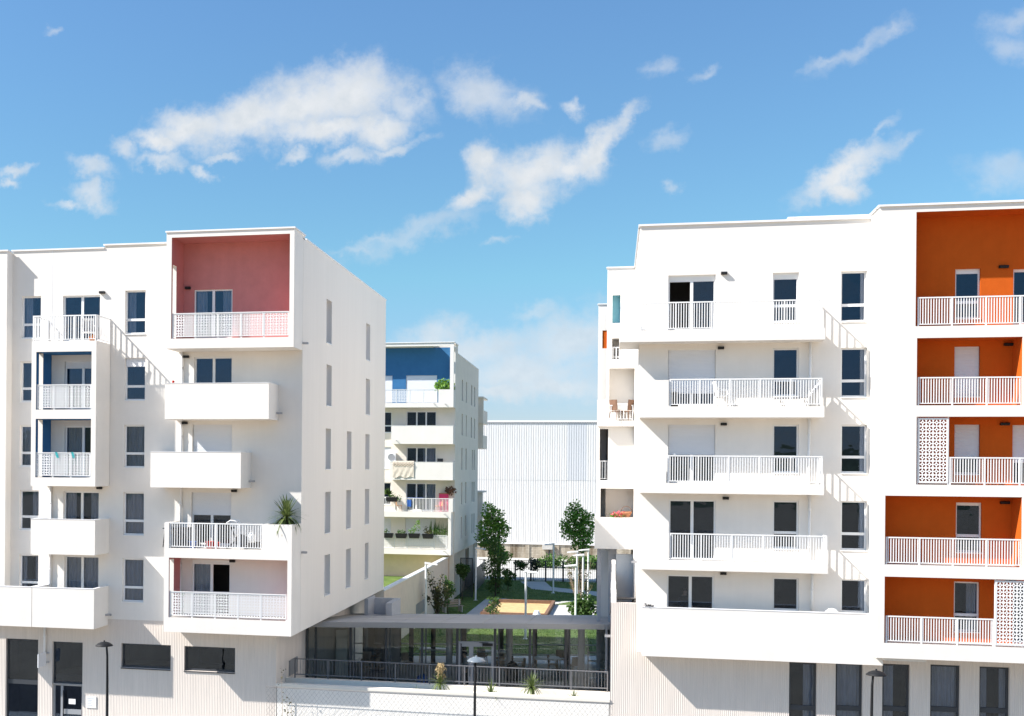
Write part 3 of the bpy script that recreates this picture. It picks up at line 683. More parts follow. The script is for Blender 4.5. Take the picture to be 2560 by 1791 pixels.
# --- blue box with two loggias, railed balcony on top
ob0 = ob = rectY(YF, 78, 853, 239.5, 1216); i1 = rectY(YF, 90, 879.5, 228.5, 1024.5); i2 = rectY(YF, 88.5, 1047.5, 227, 1194.5)
zm = i1[2]
o = open_box(A, (ob[0], ob[1], zm - 0.2, ob[3]), i1, YF, YIN, 'blue', slot=slot_of(i1[0], 97, 107.5, 882, 1024), name='blue_loggia'); o['label'] = 'upper blue-sided loggia'
o = open_box(A, (ob[0], ob[1], ob[2], zm - 0.2), i2, YF, YIN, 'blue', slot=slot_of(i2[0], 94.5, 106, 1050, 1194), name='blue_loggia'); o['label'] = 'lower blue-sided loggia'
for (ii, xs, yt) in ((i1, (92, 134.5, 179, 228), 961.5), (i2, (90, 132, 177, 226.5), 1131.5)):
    perf_railing(A, [PY(x, (yt + 1060) / 2, YF + 0.06)[0] for x in xs], YF + 0.06, ii[2], PY(160, yt, YF + 0.06)[1])
zt1 = PY(160, 788.5, YF + 0.04)[1]
railing(A, (ob[0] + 0.03, YF + 0.04), (ob[1] - 0.03, YF + 0.04), ob[3], zt1, posts=4, step=0.11)
railing(A, (ob[1] - 0.03, YF + 0.07), (ob[1] - 0.03, YW), ob[3], zt1, posts=2, step=0.11); railing(A, (ob[0] + 0.03, YF + 0.07), (ob[0] + 0.03, YW), ob[3], zt1, posts=2, step=0.11)
# --- parapet balconies below the blue box
b5 = rectY(YF, 76.7, 1299, 237.4, 1387); b6 = rectY(YF, -60, 1469, 234.8, 1568)
parapet_balcony(A, *b5, YF, YW)
xj = PY(79.4, 1510, YF)[0]
parapet_balcony(A, b6[0], xj - 0.012, b6[2], b6[3], YF, YW); parapet_balcony(A, xj + 0.012, b6[1], b6[2], b6[3], YF, YW)
spout(A, b6[1], YW - 0.2, PX(264.5, 1537, b6[1])[1], 1)
# --- fixtures
for (x, y) in ((256.6, 732), (250, 1220.5), (466.6, 892.6), (463, 1058), (586.6, 1227.7), (582, 1403)): fa.lamp(x, y)
pipe(A, 453, 876, 1395); pipe(A, 450, 1399, 1548); pipe(A, 125.5, 1217, 1556, r=0.06); pipe(A, 111.5, 1562, 1640, r=0.05)
# --- ribbed base
fb_ = Facade(A, Pl('Y', YW), 0.22, rmA)
fb_.win(12.6, 1598, 94, 1960, 'transom', fm='darkframe', name='shop_window', sill=False, transom=0.70, fw=0.07)
h = fb_.pl.rect(129.6, 1605.5, 205.7, 1845)
zt = PY(168, 1711, YW)[1]; xl = PY(149, 1770, YW)[0]
fb_.winw((h[0], h[1], zt, h[3]), 'plain', fm='darkframe', name='shop_window', sill=False, fw=0.07)
d_ = fb_.winw((h[0], h[1], 0.02, zt - 0.004), 'plain', fm='greymetal', name='entrance_door', sill=False, fw=0.09)
mb = MB(); pl = fb_.pl; pl.box(mb, xl, xl + 0.1, 0.02, zt - 0.09, 0.09, 0.17); pl.box(mb, xl + 0.1, h[1] - 0.09, 0.9, 1.1, 0.10, 0.16); mb.build('door_leaf', M['greymetal'], d_)
mb = MB(); pl.box(mb, xl + 0.13, xl + 0.16, 0.8, 1.9, 0.03, 0.06); mb.build('door_handle', M['lamp'], d_)
mb = MB(); q = pl.rect(169, 1749, 186, 1762); pl.box(mb, q[0], q[1], q[2], q[3], 0.098, 0.104); mb.build('paper_notice', M['tablewhite'], d_)
fb_.win(302.6, 1611, 426.6, 1672, 'plain', fm='darkframe', fw=0.08, name='strip_window'); fb_.win(460, 1618, 587.7, 1680, 'plain', fm='darkframe', fw=0.08, name='strip_window')
fb_.wall(XW - 2, XB0, 0, ZRIB, m='rib', name='ribbed_base', ribs=0.07)
mb = MB(); pls = Pl('X+', XB0); pls.wall(mb, YW, YB, 0, ZOV, [], 0, 0.07); mb.build('ribbed_base', M['rib'], A)
mb = MB(); mb.box(-46, XW - 2, YW - 0.1, YB, 0, ZRIB); mb.build('ribbed_base', M['rib'], A)
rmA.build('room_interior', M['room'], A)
q = PX(735, 1664, XB0); mb = MB(); ya, yb = PX(722, 1664, XB0)[0], PX(741, 1664, XB0)[0]
mb.box(XB0, XB0 + 0.06, ya, yb, PX(730, 1685, XB0)[1], PX(730, 1648, XB0)[1]); mb.build('vent_cover', M['greymetal'], A)
# --- sign bracket and plaque
q = rectY(YW - 0.75, 99, 1627, 119, 1663)
sg = root('hanging_sign', 'small pale sign panel sticking out of the ribbed wall between shop window and entrance door', 'sign', (PY(119, 1645, YW)[0], YW, PY(109, 1645, YW)[1]))
mb = MB(); X = PY(118, 1645, YW)[0]; za, zb = PY(109, 1662, YW)[1], PY(109, 1629, YW)[1]
mb.box(X - 0.02, X + 0.02, YW - 0.78, YW - 0.12, za, zb); mb.build('sign_panel', M['coping'], sg)
for z in (za + 0.12, zb - 0.06):
    mb = MB(); mb.box(X - 0.012, X + 0.012, YW - 0.12, YW, z - 0.02, z + 0.02); mb.lathe([(0.0, -0.02), (0.06, -0.02), (0.06, 0.02), (0.0, 0.02)], (X + 0.05, YW - 0.03, z), 12); mb.build('bracket', M['zinc'], sg)
mb = MB(); q = rectY(YW - 0.03, 215, 1742, 240, 1770); mb.box(q[0], q[1], YW - 0.03, YW - 0.002, q[2], q[3])
wp = tag(mb.build('wall_plaque', M['coping']), 'pale metal plaque fixed to the ribbed wall right of the entrance door', 'plaque')
mb = MB()
for k in range(5):
    z = q[3] - 0.08 - k * 0.07; w_ = (0.30, 0.22, 0.26, 0.18, 0.24)[k]; mb.box(q[0] + 0.06, q[0] + 0.06 + w_, YW - 0.034, YW - 0.03, z - 0.012, z)
mb.build('engraved_line', M['fascia'], wp)
# ================================================================== RIGHT BLOCK (white, with long railed balconies)
YD = YW
XD = PY(1599, 800, YD)[0]
YDF = YD - 0.92
YEF = YD - 1.38
XE = PY(2199, 700, YEF)[0]
ZEB = PY(2400, 1653, YEF)[1]
D = root('apartment_building', 'white apartment block with four long railed balconies, between the garden and the orange loggias', 'apartment building', ((XD + XE) / 2, YD, 0))
rmD = MB()
fd = Facade(D, Pl('Y', YD), 0.22, rmD)
fd.win(1670.5, 688, 1789, 826, 'door2', sill=False, box=0.17, open_=1)
fd.win(1670, 875, 1789, 1014, 'door2', sill=False, shutter=0.77)
fd.win(1670, 1062, 1788, 1209, 'door2', sill=False, shutter=0.50)
fd.win(1672, 1250, 1789, 1401, 'door2', sill=False); fd.win(1667, 1438.6, 1785, 1590, 'door2', sill=False, bar=True)
for (y0, y1, bx) in ((682, 804, .17), (870.6, 990, 0), (1062, 1182, 0), (1252.5, 1372, 0), (1445, 1566, 0)): fd.win(1932, y0, 1997, y1, 'fixed', box=bx, curtain=0)
for (y0, y1) in ((678, 803.6), (869.6, 992.6), (1062, 1183), (1253, 1376), (1449, 1572)): fd.win(2102, y0, 2167, y1, 'fixed', curtain=5)
ZDR = PY(1890, 557, YD)[1]
ZDB = PY(1900, 1652, YDF)[1]                 # underside of the terrace parapet
fd.wall(XD, XE, ZDB, ZDR)
YDB = PX(1589, 680, XD)[0]
mb = MB(); mb.quad((XD, YD, 0), (XD, YDB, 0), (XD, YDB, ZDR), (XD, YD, ZDR)); mb.build('side_wall', M['plaster'], D)
mb = MB(); mb.box(XD + 0.01, XE - 0.01, YD + 0.3, YDB + 5.99, ZDR - 0.4, ZDR - 0.3); mb.box(XD + 0.01, XE + 13.8, YDB + 6, YDB + 6.2, 0, ZDR); mb.build('roof', M['plaster2'], D)
coping(D, [(XD, XE, YD, YD + 0.3, ZDR), (XD, XD + 0.3, YD + 0.36, YDB, ZDR)], h=0.07, over=0.07)
q = PY(1976, 547, YD + 4); q2 = PY(2100, 549, YD + 4)
mb = MB(); mb.box(q[0], q2[0] + 1.2, YD + 4, YD + 7, ZDR - 0.3, q[1]); mb.box(q[0] - 0.1, q2[0] + 1.3, YD + 3.9, YD + 7.1, q[1], q[1] + 0.05); mb.build('roof_hatch', M['coping'], D)
for (x, y) in ((1810, 684), (1802, 870.6), (1809, 1061), (1814, 1246), (1808, 1434)): fd.lamp(x, y)
pipe(D, 2025, 856, 1042, YD - 0.08); pipe(D, 2022, 1045, 1234, YD - 0.08); pipe(D, 2023, 1237, 1425, YD - 0.08); pipe(D, 2030, 1430, 1532, YD - 0.08)
def slab_balcony(rt, x0, x1, yb, yt, rx0, rx1, rail_y, extra_left=None, solid=None, label=None):
    """x0..x1 slab ends (photo px), yb/yt underside and floor line at mid length, rx0..rx1 railing"""
    X0, X1, Z0, Z1 = rectY(YDF, x0, yt, x1, yb)
    mb = MB(); mb.box(X0, X1, YDF, YD, Z0, Z1)
    zr = PY((rx0 + rx1) / 2, rail_y, YDF + 0.06)[1]
    R0, R1 = PY(rx0, rail_y, YDF + 0.06)[0], PY(rx1, rail_y, YDF + 0.06)[0]
    if solid:
        S0, S1 = PY(solid[0], rail_y, YDF)[0], PY(solid[1], rail_y, YDF)[0]
        mb.box(S0, S1, YDF, YDF + 0.12, Z1, zr - 0.04); mb.box(S0, S0 + 0.12, YDF + 0.12, YD, Z1, zr - 0.04)
    o = mb.build('balcony_slab', M['plaster'], rt)
    railing(rt, (R0, YDF + 0.06), (R1, YDF + 0.06), Z1, zr, posts=6, step=0.092)
    railing(rt, (R1 - 0.02, YDF + 0.10), (R1 - 0.02, YD), Z1, zr, posts=2, step=0.115)
    return X0, X1, Z0, Z1, zr
s1 = slab_balcony(D, 1549, 2063, 852.5, 824, 1600, 2056, 752.5)
railing(D, (s1[0] + 0.05, YDF + 0.06), (PY(1599, 760, YDF)[0], YDF + 0.06), s1[3], s1[4], posts=2, step=0.115); railing(D, (s1[0] + 0.05, YDF + 0.1), (s1[0] + 0.05, YD + 1.5), s1[3], s1[4], posts=3, step=0.115)
mb = MB(); mb.box(s1[0], XD - 0.003, YD, YD + 1.6, s1[2], s1[3]); mb.build('balcony_slab', M['plaster'], D)
s2 = slab_balcony(D, 1600, 2061, 1044, 1016, 1674, 2056, 946.5, solid=(1600, 1672))
s3 = slab_balcony(D, 1600, 2060, 1235.5, 1209.5, 1669, 2056.7, 1139.5, solid=(1622, 1666))
railing(D, (s3[0] + 0.03, YDF + 0.06), (PY(1621, 1140, YDF)[0], YDF + 0.06), s3[3], s3[4], posts=2, step=0.115)
s4 = slab_balcony(D, 1601, 2070, 1429.5, 1404, 1675, 2068, 1336.5, solid=(1600, 1673))
# terrace parapet and ribbed base
T = list(rectY(YDF, 1605, 1528, 2208, 1652)); T[2] = ZDB
mb = MB(); mb.box(T[0], T[1], YDF, YDF + 0.15, T[2], T[3]); mb.box(T[0], T[1], YDF + 0.15, YD, T[2], T[2] + 0.5); mb.box(T[1] - 0.15, T[1], YDF + 0.15, YEF, T[2] + 0.5, T[3]) if YEF > YDF + 0.15 else None
tp = mb.build('terrace_parapet', M['plaster'], D)
coping(D, [(T[0], T[1], YDF, YDF + 0.15, T[3])], h=0.02, over=0.012)
zl = PY(1565, 1508, YD)[1]; zl2 = PY(1533, 1484, YD)[1]
X15 = PY(1541, 1500, YD)[0]
fg = Facade(D, Pl('Y', YD + 0.002), 0.25, rmD)
for (x0, y0, x1, cu) in ((1972, 1657, 2041, 4), (2088, 1659, 2156, 1), (2205, 1661, 2274, 3), (2325, 1663, 2400, 1), (2447.7, 1668, 2524, 2), (2570, 1672, 2645, 0)):  # right-hand curtains are added in place of pale striped reflections in the glass
    fg.win(x0, y0, x1, 1960, 'transom', fm='darkframe', name='tall_window', sill=False, curtain=cu, transom=0.62, fw=0.08)
XR = XE + 14
fg.wall(XD0, XD, 0, zl, m='rib', name='ribbed_base', ribs=0.07); fg.wall(XD, XE, 0, ZDB, m='rib', name='ribbed_base', ribs=0.07); fg.wall(XE, XR, 0, ZEB + 0.1, m='rib', name='ribbed_base', ribs=0.07)
mb = MB(); Pl('X-', XD0).wall(mb, YD, YD + 16, 0, zl, [], 0, 0.09); mb.box(XD0, XD, YD + 0.02, YD + 0.2, zl - 0.05, zl); mb.build('ribbed_base', M['rib'], D)
mb = MB(); mb.box(XD0, X15, YD + 0.03, YD + 0.25, zl, zl2); mb.box(XD0, XD0 + 0.2, YD + 0.25, YD + 9, zl, zl2 + 0.05); mb.build('terrace_wall', M['plaster'], D)
mb = MB(); mb.box(XD0 + 0.2, XD, YD + 0.2, YD + 9, zl - 1.0, zl - 0.95); mb.build('terrace_floor', M['floor'], D)
X_, Z_ = PY(1519, 1591, YD + 0.1); spout(D, XD0, YD + 0.25, Z_, -1)
X_, Z_ = PY(1583, 1406, YD); spout(D, XD, YD + 0.3, Z_, -1)
for (x, y) in ((2483, 1650),): pass

# ================================================================== ORANGE LOGGIA TOWER
E = root('apartment_building', 'taller white apartment block with deep orange loggias, at the right edge of the photo', 'apartment building', (XE + 4, YEF, 0))
ZER = PY(2380, 511.5, YEF)[1]
XER = XE + 14
YEB = YEF + 1.0
L = [(2290, 524.5, 2700, 815), (2292, 843.5, 2556, 1013.5), (2291, 1041.7, 2700, 1213), (2212.5, 1242, 2554.6, 1415.5), (2211, 1443, 2700, 1617)]
LW = [rectY(YEF, *q) for q in L]
# correct the vertical measures at the left end of each opening
for i, (xm, y0, y1) in enumerate(((2420, 526, 814), (2420, 844, 1013.5), (2420, 1042, 1213), (2383, 1241.5, 1415.5), (2383, 1446, 1614))):
    LW[i] = (LW[i][0], LW[i][1], PY(xm, y1, YEF)[1], PY(xm, y0, YEF)[1])
fe = Facade(E, Pl('Y', YEF), 0.0); fe.holes = list(LW)
mbw = MB(); Pl('Y', YEF).wall(mbw, XE, XER, ZEB, ZER, LW, 0.25); mbw.build('wall', M['plaster'], E)
mb = MB(); mb.quad((XE, YEF, ZEB), (XE, YD - 0.004, ZEB), (XE, YD - 0.004, ZER), (XE, YEF, ZER)); mb.quad((XE, YD, ZDR), (XE, YDB + 6, ZDR), (XE, YDB + 6, ZER), (XE, YD, ZER)); mb.quad((XE, YD - .004, ZDR), (XE, YD, ZDR), (XE, YD, ZER), (XE, YD - .004, ZER)); mb.build('side_wall', M['plaster'], E)
mb = MB(); mb.box(XE + 0.01, XER - 0.11, YEF + 0.3, YDB + 5.98, ZER - 0.14, ZER - 0.08); mb.box(XER - .1, XER, YEF + .3, YDB + 5.98, ZEB, ZER - .2); mb.box(XE + 0.01, XER - 0.11, YEF + 0.02, YD - 0.01, ZEB + .002, ZEB + 0.15); mb.build('roof', M['plaster2'], E)
coping(E, [(XE, XER, YEF, YEF + 0.3, ZER), (XE, XE + 0.3, YEF + 0.37, YEF + 3.5, ZER)], h=0.07, over=0.06)
rmE = MB()
names = ['top', 'second', 'third', 'fourth', 'lowest']
PW = [[(2388, 672, 2451, 796, 'fixed', 0, .11), (2533, 671.5, 2640, 812, 'door2', 0, .04)],
      [(2386, 866.5, 2450, 991.5, 'fixed', 0.99, 0), (2531, 867, 2640, 1012, 'door2', 0.97, 0)],
      [(2386, 1062, 2450, 1185.5, 'fixed', 0.68, 0), (2531, 1063, 2640, 1212, 'door2', 0.62, 0)],
      [(2389.6, 1257, 2454.5, 1381, 'fixed', 0, 0.05), (2534, 1259, 2640, 1414, 'door2', 0, 0)],
      [(2384.7, 1455, 2449, 1579.5, 'fixed', 0, 0), (2531, 1457, 2640, 1612, 'door2', 0, 0)]]
LAMP = [(2508, 668), (2520, 862), (2511, 1060.5), (2511, 1257), (2525, 1452)]
for i, (x0, x1, z0, z1) in enumerate(LW):
    f_ = Facade(E, Pl('Y', YEB), 0.2, rmE)
    for (a, b, c, d, kd, sh, bx) in PW[i]: f_.win(a, b, c, d, kd, shutter=sh, box=bx, sill=(kd == 'fixed'), curtain=(4 if i == 4 and kd == 'fixed' else 0))
    x1c = min(x1, XER - 0.2)
    w = f_.wall(x0, x1c, z0, z1, m='orange', name='loggia_back_wall'); f_.lamp(*LAMP[i], w=0.3)
    mb = MB(); e = 0.003
    mb.quad((x0, YEF + 0.02, z1 - e), (x1c, YEF + 0.02, z1 - e), (x1c, YEB, z1 - e), (x0, YEB, z1 - e)); mb.quad((x0 + e, YEF + 0.02, z0), (x0 + e, YEB, z0), (x0 + e, YEB, z1), (x0 + e, YEF + 0.02, z1))
    mb.quad((x1c - e, YEF + 0.02, z0), (x1c - e, YEB, z0), (x1c - e, YEB, z1), (x1c - e, YEF + 0.02, z1))
    mb.build('loggia_lining', M['orange'], w)
    mb = MB(); mb.quad((x0, YEF + 0.02, z0 + e), (x1c, YEF + 0.02, z0 + e), (x1c, YEB, z0 + e), (x0, YEB, z0 + e)); mb.build('loggia_floor', M['floor'], w)
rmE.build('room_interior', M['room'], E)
def erail(i, px0, px1, ytop, posts, xm=None):
    Yr = YEF + 0.08; X0, X1 = PY(px0, ytop, Yr)[0], PY(px1, ytop, Yr)[0]
    railing(E, (X0, Yr), (X1, Yr), LW[i][2], PY((px0 + px1) / 2 if px1 < 2570 else (px0 + 2560) / 2, ytop, Yr)[1], posts=posts, step=0.0875)
erail(0, 2294, 2640, 741, 5); erail(1, 2294, 2556, 942.5, 4); erail(2, 2373, 2640, 1143.5, 4); erail(3, 2214, 2554, 1345.5, 5); erail(4, 2214, 2485, 1543.5, 4)
Yr = YEF + 0.05
def tall_screen(px0, px1, y0, y1, i):
    X0, X1 = PY(px0, (y0 + y1) / 2, Yr)[0], PY(px1, (y0 + y1) / 2, Yr)[0]; z0, z1 = LW[i][2] + 0.05, LW[i][3] - 0.04
    me = perf_mesh(X1 - X0, z1 - z0, M['whitemetal'], 0.235, 0.045); mb = MB()
    for x in (X0, X1): mb.box(x - 0.02, x + 0.02, Yr + 0.012, Yr + 0.05, LW[i][2], LW[i][3] - 0.004)
    r = mb.build('screen_frame', M['whitemetal'], E); link('perforated_panel', me, r, (X0, Yr, z0))
tall_screen(2294, 2371, 1043, 1212, 2); tall_screen(2488, 2580, 1449, 1618, 4)
mb = MB(); x0 = PY(2557, 1330, YEF)[0]; mb.box(x0, x0 + 0.9, YEF + 0.03, YEF + 0.1, LW[3][2], LW[3][3] - .01); mb.build('end_screen', M['whitemetal'], E)
mb = MB(); x0, z0 = PY(2211, 1658, YEF + .1); x1, _ = PY(2316, 1658, YEF + .1); mb.box(x0, x1, YEF + .1, YD - .1, ZEB - .10, ZEB - .01); mb.build('soffit_panel', M['plaster2'], E)

# ================================================================== BACK WINGS BEHIND THE RIGHT BLOCK
YF1 = YDB
F = root('apartment_building', 'narrow white stepped wing with sunlit blue and orange openings, behind the railed balconies', 'apartment building', (PY(1550, 1200, YF1)[0], YF1, 0))
XF0 = PY(1517, 900, YF1)[0]; XF1 = XD + 1.0
ZF = PY(1550, 670.5, YF1)[1]
holesF = []
def recess(px, col, depth=1.3, floor=True):
    h = rectY(YF1, *px); holesF.append(h); a0, a1, b0, b1 = h; mb = MB(); y0, y1 = YF1 + 0.15, YF1 + depth
    mb.quad((a0, y1, b0), (a1, y1, b0), (a1, y1, b1), (a0, y1, b1)); mb.quad((a1, y0, b0), (a1, y1, b0), (a1, y1, b1), (a1, y0, b1)); mb.quad((a0, y0, b0), (a0, y1, b0), (a0, y1, b1), (a0, y0, b1))
    mb.quad((a0, y0, b1), (a1, y0, b1), (a1, y1, b1), (a0, y1, b1)); mb.quad((a0, y0, b0), (a1, y0, b0), (a1, y1, b0), (a0, y1, b0))
    o = mb.build('loggia', M[col], F); return o, h
recess((1531, 738, 1551, 808), 'cyan', 0.45)
_, h2 = recess((1530, 846, 1551, 898), 'plaster', 0.9)
recess((1523, 921, 1586.5, 1008), 'plaster', 0.8)
_, h4 = recess((1499, 1073, 1520, 1201), 'greyplaster', 1.1)
_, h5 = recess((1501, 1222, 1585, 1294), 'plaster', 1.2)
zF0 = PY(1540, 1373, YF1 - 0.25)[1]
mb = MB(); Pl('Y', YF1).wall(mb, XF0, XF1, zF0, ZF, holesF, 0.15); mb.quad((XF0, YF1, zF0), (XF0, YF1 + 9, zF0), (XF0, YF1 + 9, ZF), (XF0, YF1, ZF)); mb.box(XF0, XF1, YF1 + 0.2, YF1 + 9, ZF - 0.3, ZF - 0.2)
mb.build('wall', M['plaster'], F); coping(F, [(XF0, XF1, YF1, YF1 + 0.25, ZF)], h=0.06, over=0.05)
YF2 = YF1 + (YF1 * 0.2)
XG0 = PY(1495, 900, YF2)[0]; ZG = PY(1506, 762, YF2)[1]; hg = rectY(YF2, 1506, 826.5, 1517.5, 871.5)
mb = MB(); Pl('Y', YF2).wall(mb, XG0, XF0 + 2.5, zF0, ZG, [hg], 0.15); mb.quad((XG0, YF2, zF0), (XG0, YF2 + 8, zF0), (XG0, YF2 + 8, ZG), (XG0, YF2, ZG)); mb.build('wall', M['plaster'], F)
coping(F, [(XG0, XF0 + 2.5, YF2, YF2 + 0.25, ZG)], h=0.06, over=0.05)
mb = MB(); mb.quad((hg[0], YF2 + 0.04, hg[2]), (hg[1], YF2 + .04, hg[2]), (hg[1], YF2 + .04, hg[3]), (hg[0], YF2 + .04, hg[3])); mb.build('orange_panel', M['orange'], F)
# lower part steps out to the left at the third storey
XF2 = PY(1492, 1150, YF1)[0]; zc = PY(1500, 1000, YF1)[1]
mb = MB(); Pl('Y', YF1 - 0.002).wall(mb, XF2, XF0, zF0, zc, holesF, 0.15); mb.quad((XF2, YF1, zF0), (XF2, YF1 + 6, zF0), (XF2, YF1 + 6, zc), (XF2, YF1, zc)); mb.quad((XF2, YF1, zc), (XF0, YF1, zc), (XF0, YF1 + 6, zc), (XF2, YF1 + 6, zc)); mb.build('wall', M['plaster'], F)
for (px0, px1, yt, yb) in ((1496, 1583, 1013, 1052), (1531, 1550, 868, 897)):
    Y_ = YF1 - 0.35 if px1 > 1560 else YF1 + 0.1; h = rectY(Y_, px0, yt, px1, yb); railing(F, (h[0], Y_), (h[1], Y_), h[2], h[3], posts=3, step=0.13)
mb = MB(); h = rectY(YF1 - 0.4, 1494, 1052, 1586, 1066); mb.box(h[0], h[1], YF1 - 0.4, YF1, h[2], h[3]); mb.build('balcony_slab', M['plaster'], F)
railing(F, (h4[0], YF1 + 0.1), (h4[1], YF1 + 0.1), h4[2], PY(1510, 1152, YF1 + .1)[1], posts=2, step=0.12)
hb = rectY(YF1 - 0.25, 1486.5, 1294.5, 1586, 1373)
mb = MB(); mb.box(hb[0], hb[1], YF1 - 0.25, YF1 - 0.13, hb[2], hb[3]); mb.box(hb[0], hb[1], YF1 - 0.13, YF1 + 5, hb[2], hb[2] + 0.2); mb.box(hb[0], hb[0] + 0.12, YF1 - 0.13, YF1 + 5, hb[2] + 0.2, hb[3]); mb.build('balcony', M['plaster'], F)
# ground storey: pillars and a panelled wall
for (px0, px1, dy) in ((1492.5, 1502, 0.6), (1521, 1541, 0.6)):
    x0, x1 = PY(px0, 1430, YF1 + dy)[0], PY(px1, 1430, YF1 + dy)[0]; mb = MB(); mb.box(x0, x1, YF1 + dy, YF1 + dy + 0.4, GZ, hb[2]); mb.build('pillar', M['greyplaster'], F)
mb = MB(); x0, x1 = PY(1540, 1430, YF1 + 0.3)[0], PY(1592, 1430, YF1 + 0.3)[0]; zt_ = PY(1560, 1386, YF1 + .3)[1]; mb.box(x0, x1, YF1 + 0.3, YF1 + 0.45, GZ, zt_); mb.build('panel_wall', M['tablewhite'], F)
mb = MB(); x0, x1 = PY(1529, 1450, YD + 3)[0], PY(1538, 1450, YD + 3)[0]; mb.box(x0, x1, YD + 1.0, YD + 3, GZ, PY(1533, 1400, YD + 3)[1]); mb.build('terrace_divider', M['plaster'], D)
mb = MB(); mb.box(PY(1502, 1400, YF1 + 6)[0], PY(1522, 1400, YF1 + 6)[0], YF1 + 6, YF1 + 6.2, GZ, hb[2]); mb.build('passage_wall', M['plaster'], F)
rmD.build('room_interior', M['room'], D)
# ================================================================== BLUE-LOGGIA BUILDING FURTHER BACK
XBS = XA + 0.45                                       # its end wall plane
YB0 = PX(1138, 1064, XBS)[0]; YBF = PX(1133, 1064, XBS)[0]; YBE = PX(1196, 1000, XBS)[0]
B = root('apartment_building', 'white apartment block with one large blue loggia, further back across the garden', 'apartment building', (XBS - 8, YB0, GZ))
rmB = MB()
fB = Facade(B, Pl('Y', YB0), 0.2, rmB)
XBL = XBS - 26
ZBR = PX(1170, 905, XBS)[1]
h_top = rectY(YBF, 800, 867, 1125, 1008)
fB.win(1015.7, 1029, 1090.4, 1096, 'door3', sill=False, curtain=0); fB.win(945, 1030, 979, 1082, 'fixed')
fB.win(1016, 1119, 1090, 1186, 'door3', sill=False, curtain=4); fB.win(945, 1118, 978, 1172, 'fixed', shutter=0.99)
fB.win(1015, 1208.7, 1089.5, 1276, 'door3', sill=False, curtain=4); fB.win(944, 1207, 977, 1262, 'fixed')
fB.win(1013, 1297, 1088, 1366, 'door3', sill=False, shutter=0.97); fB.win(944, 1296, 977, 1350, 'fixed', shutter=0.97)
ZBO = PY(1050, 1386, YBF)[1]
fB.holes.append(h_top)
fB.wall(XBL, XBS, GZ, ZBR, m='plaster2')
fB2 = Facade(B, Pl('Y', YB0 - 0.01), 0.16, rmB)
fB2.win(1014.7, 939, 1092.4, 1008, 'door3', sill=False, shutter=0.97); fB2.win(900, 940, 981, 1008, 'door2', sill=False, shutter=0.97)
fB2.wall(h_top[0], h_top[1], h_top[2], h_top[3], m='blue', name='loggia_back_wall')
ob = list(rectY(YBF, 780, 859, 1133, 1019)); ob[1] = XBS
xh = PY(1083, 870, YBF)[0]; Yb_ = YB0 - .015; sy0, sy1 = PX(1134.2, 900, XBS)[0], PX(1138.6, 900, XBS)[0]; sz0, sz1 = PX(1136, 976, XBS)[1], PX(1136, 871, XBS)[1]
sy0 = max(sy0, YBF + .25); sy1 = min(sy1, Yb_ - .08)
a0, a1, b0, b1 = h_top; mb = MB()
mb.box(ob[0], xh, YBF, Yb_, b1, ob[3]); mb.box(xh, ob[1], YBF, YBF + .2, b1, ob[3]); mb.box(ob[0], ob[1], YBF, Yb_, ob[2], b0)
mb.box(a1, ob[1], YBF, sy0, b0, b1); mb.box(a1, ob[1], sy1, Yb_, b0, b1); mb.box(a1, ob[1], sy0, sy1, b0, sz0); mb.box(a1, ob[1], sy0, sy1, sz1, b1); mb.box(ob[0], a0, YBF, Yb_, b0, b1)
o = mb.build('blue_loggia', M['plaster'], B)
lb = MB(); e = .004; lb.quad((a0, YBF + .03, b1 - e), (xh, YBF + .03, b1 - e), (xh, Yb_, b1 - e), (a0, Yb_, b1 - e)); lb.build('loggia_lining', M['plaster2'], o)
lb = MB(); lb.quad((a0, YBF + .03, b0 + e), (a1, YBF + .03, b0 + e), (a1, Yb_, b0 + e), (a0, Yb_, b0 + e)); lb.build('loggia_floor', M['floor'], o); o['label'] = 'large blue loggia on the top storey'
coping(B, [(ob[0], ob[1], YBF, YBF + .2, ob[3]), (ob[0], xh, YBF + .27, YB0 + 1.2, ob[3]), (ob[1] - .2, ob[1], YBF + .32, YB0 + 1.2, ob[3])], over=0.06)
mb = MB(); mb.box(ob[0], xh, YB0 - 0.015, YB0 + 1.2, h_top[3] + 0.05, ob[3]); mb.box(xh, ob[1], YB0 + .02, YB0 + 1.2, h_top[3] - .4, ob[3]); mb.box(XBL, XBS - 0.01, YB0 + 0.25, YBE - 0.01, ZBR - 0.3, ZBR - 0.2); mb.quad((XBL, YBE, GZ), (XBS, YBE, GZ), (XBS, YBE, ZBR), (XBL, YBE, ZBR)); mb.build('roof', M['plaster2'], B)
xe = PY(1094, 980, YBF)[0]; zt_ = PY(1110, 974, YBF)[1]; zr_ = PY(1030, 973.4, YBF)[1]
es = [PY(x, 990, YBF + 0.06)[0] for x in (897, 930, 962, 990.5, 1024.5, 1058.5, 1093)]
perf_railing(B, es, YBF + 0.06, h_top[2], zr_, cell=0.235)
mb = MB(); mb.box(xe + 0.06, h_top[1], YBF + 0.003, YBF + 0.12, h_top[2], zt_); mb.build('parapet', M['plaster'], B)
for (x0, yt, yb) in ((978, 1064.5, 1110.5), (974.5, 1155.5, 1200.5)):
    q = rectY(YBF, x0, yt, 1133, yb); parapet_balcony(B, q[0], XBS, q[2], q[3], YBF, YB0)
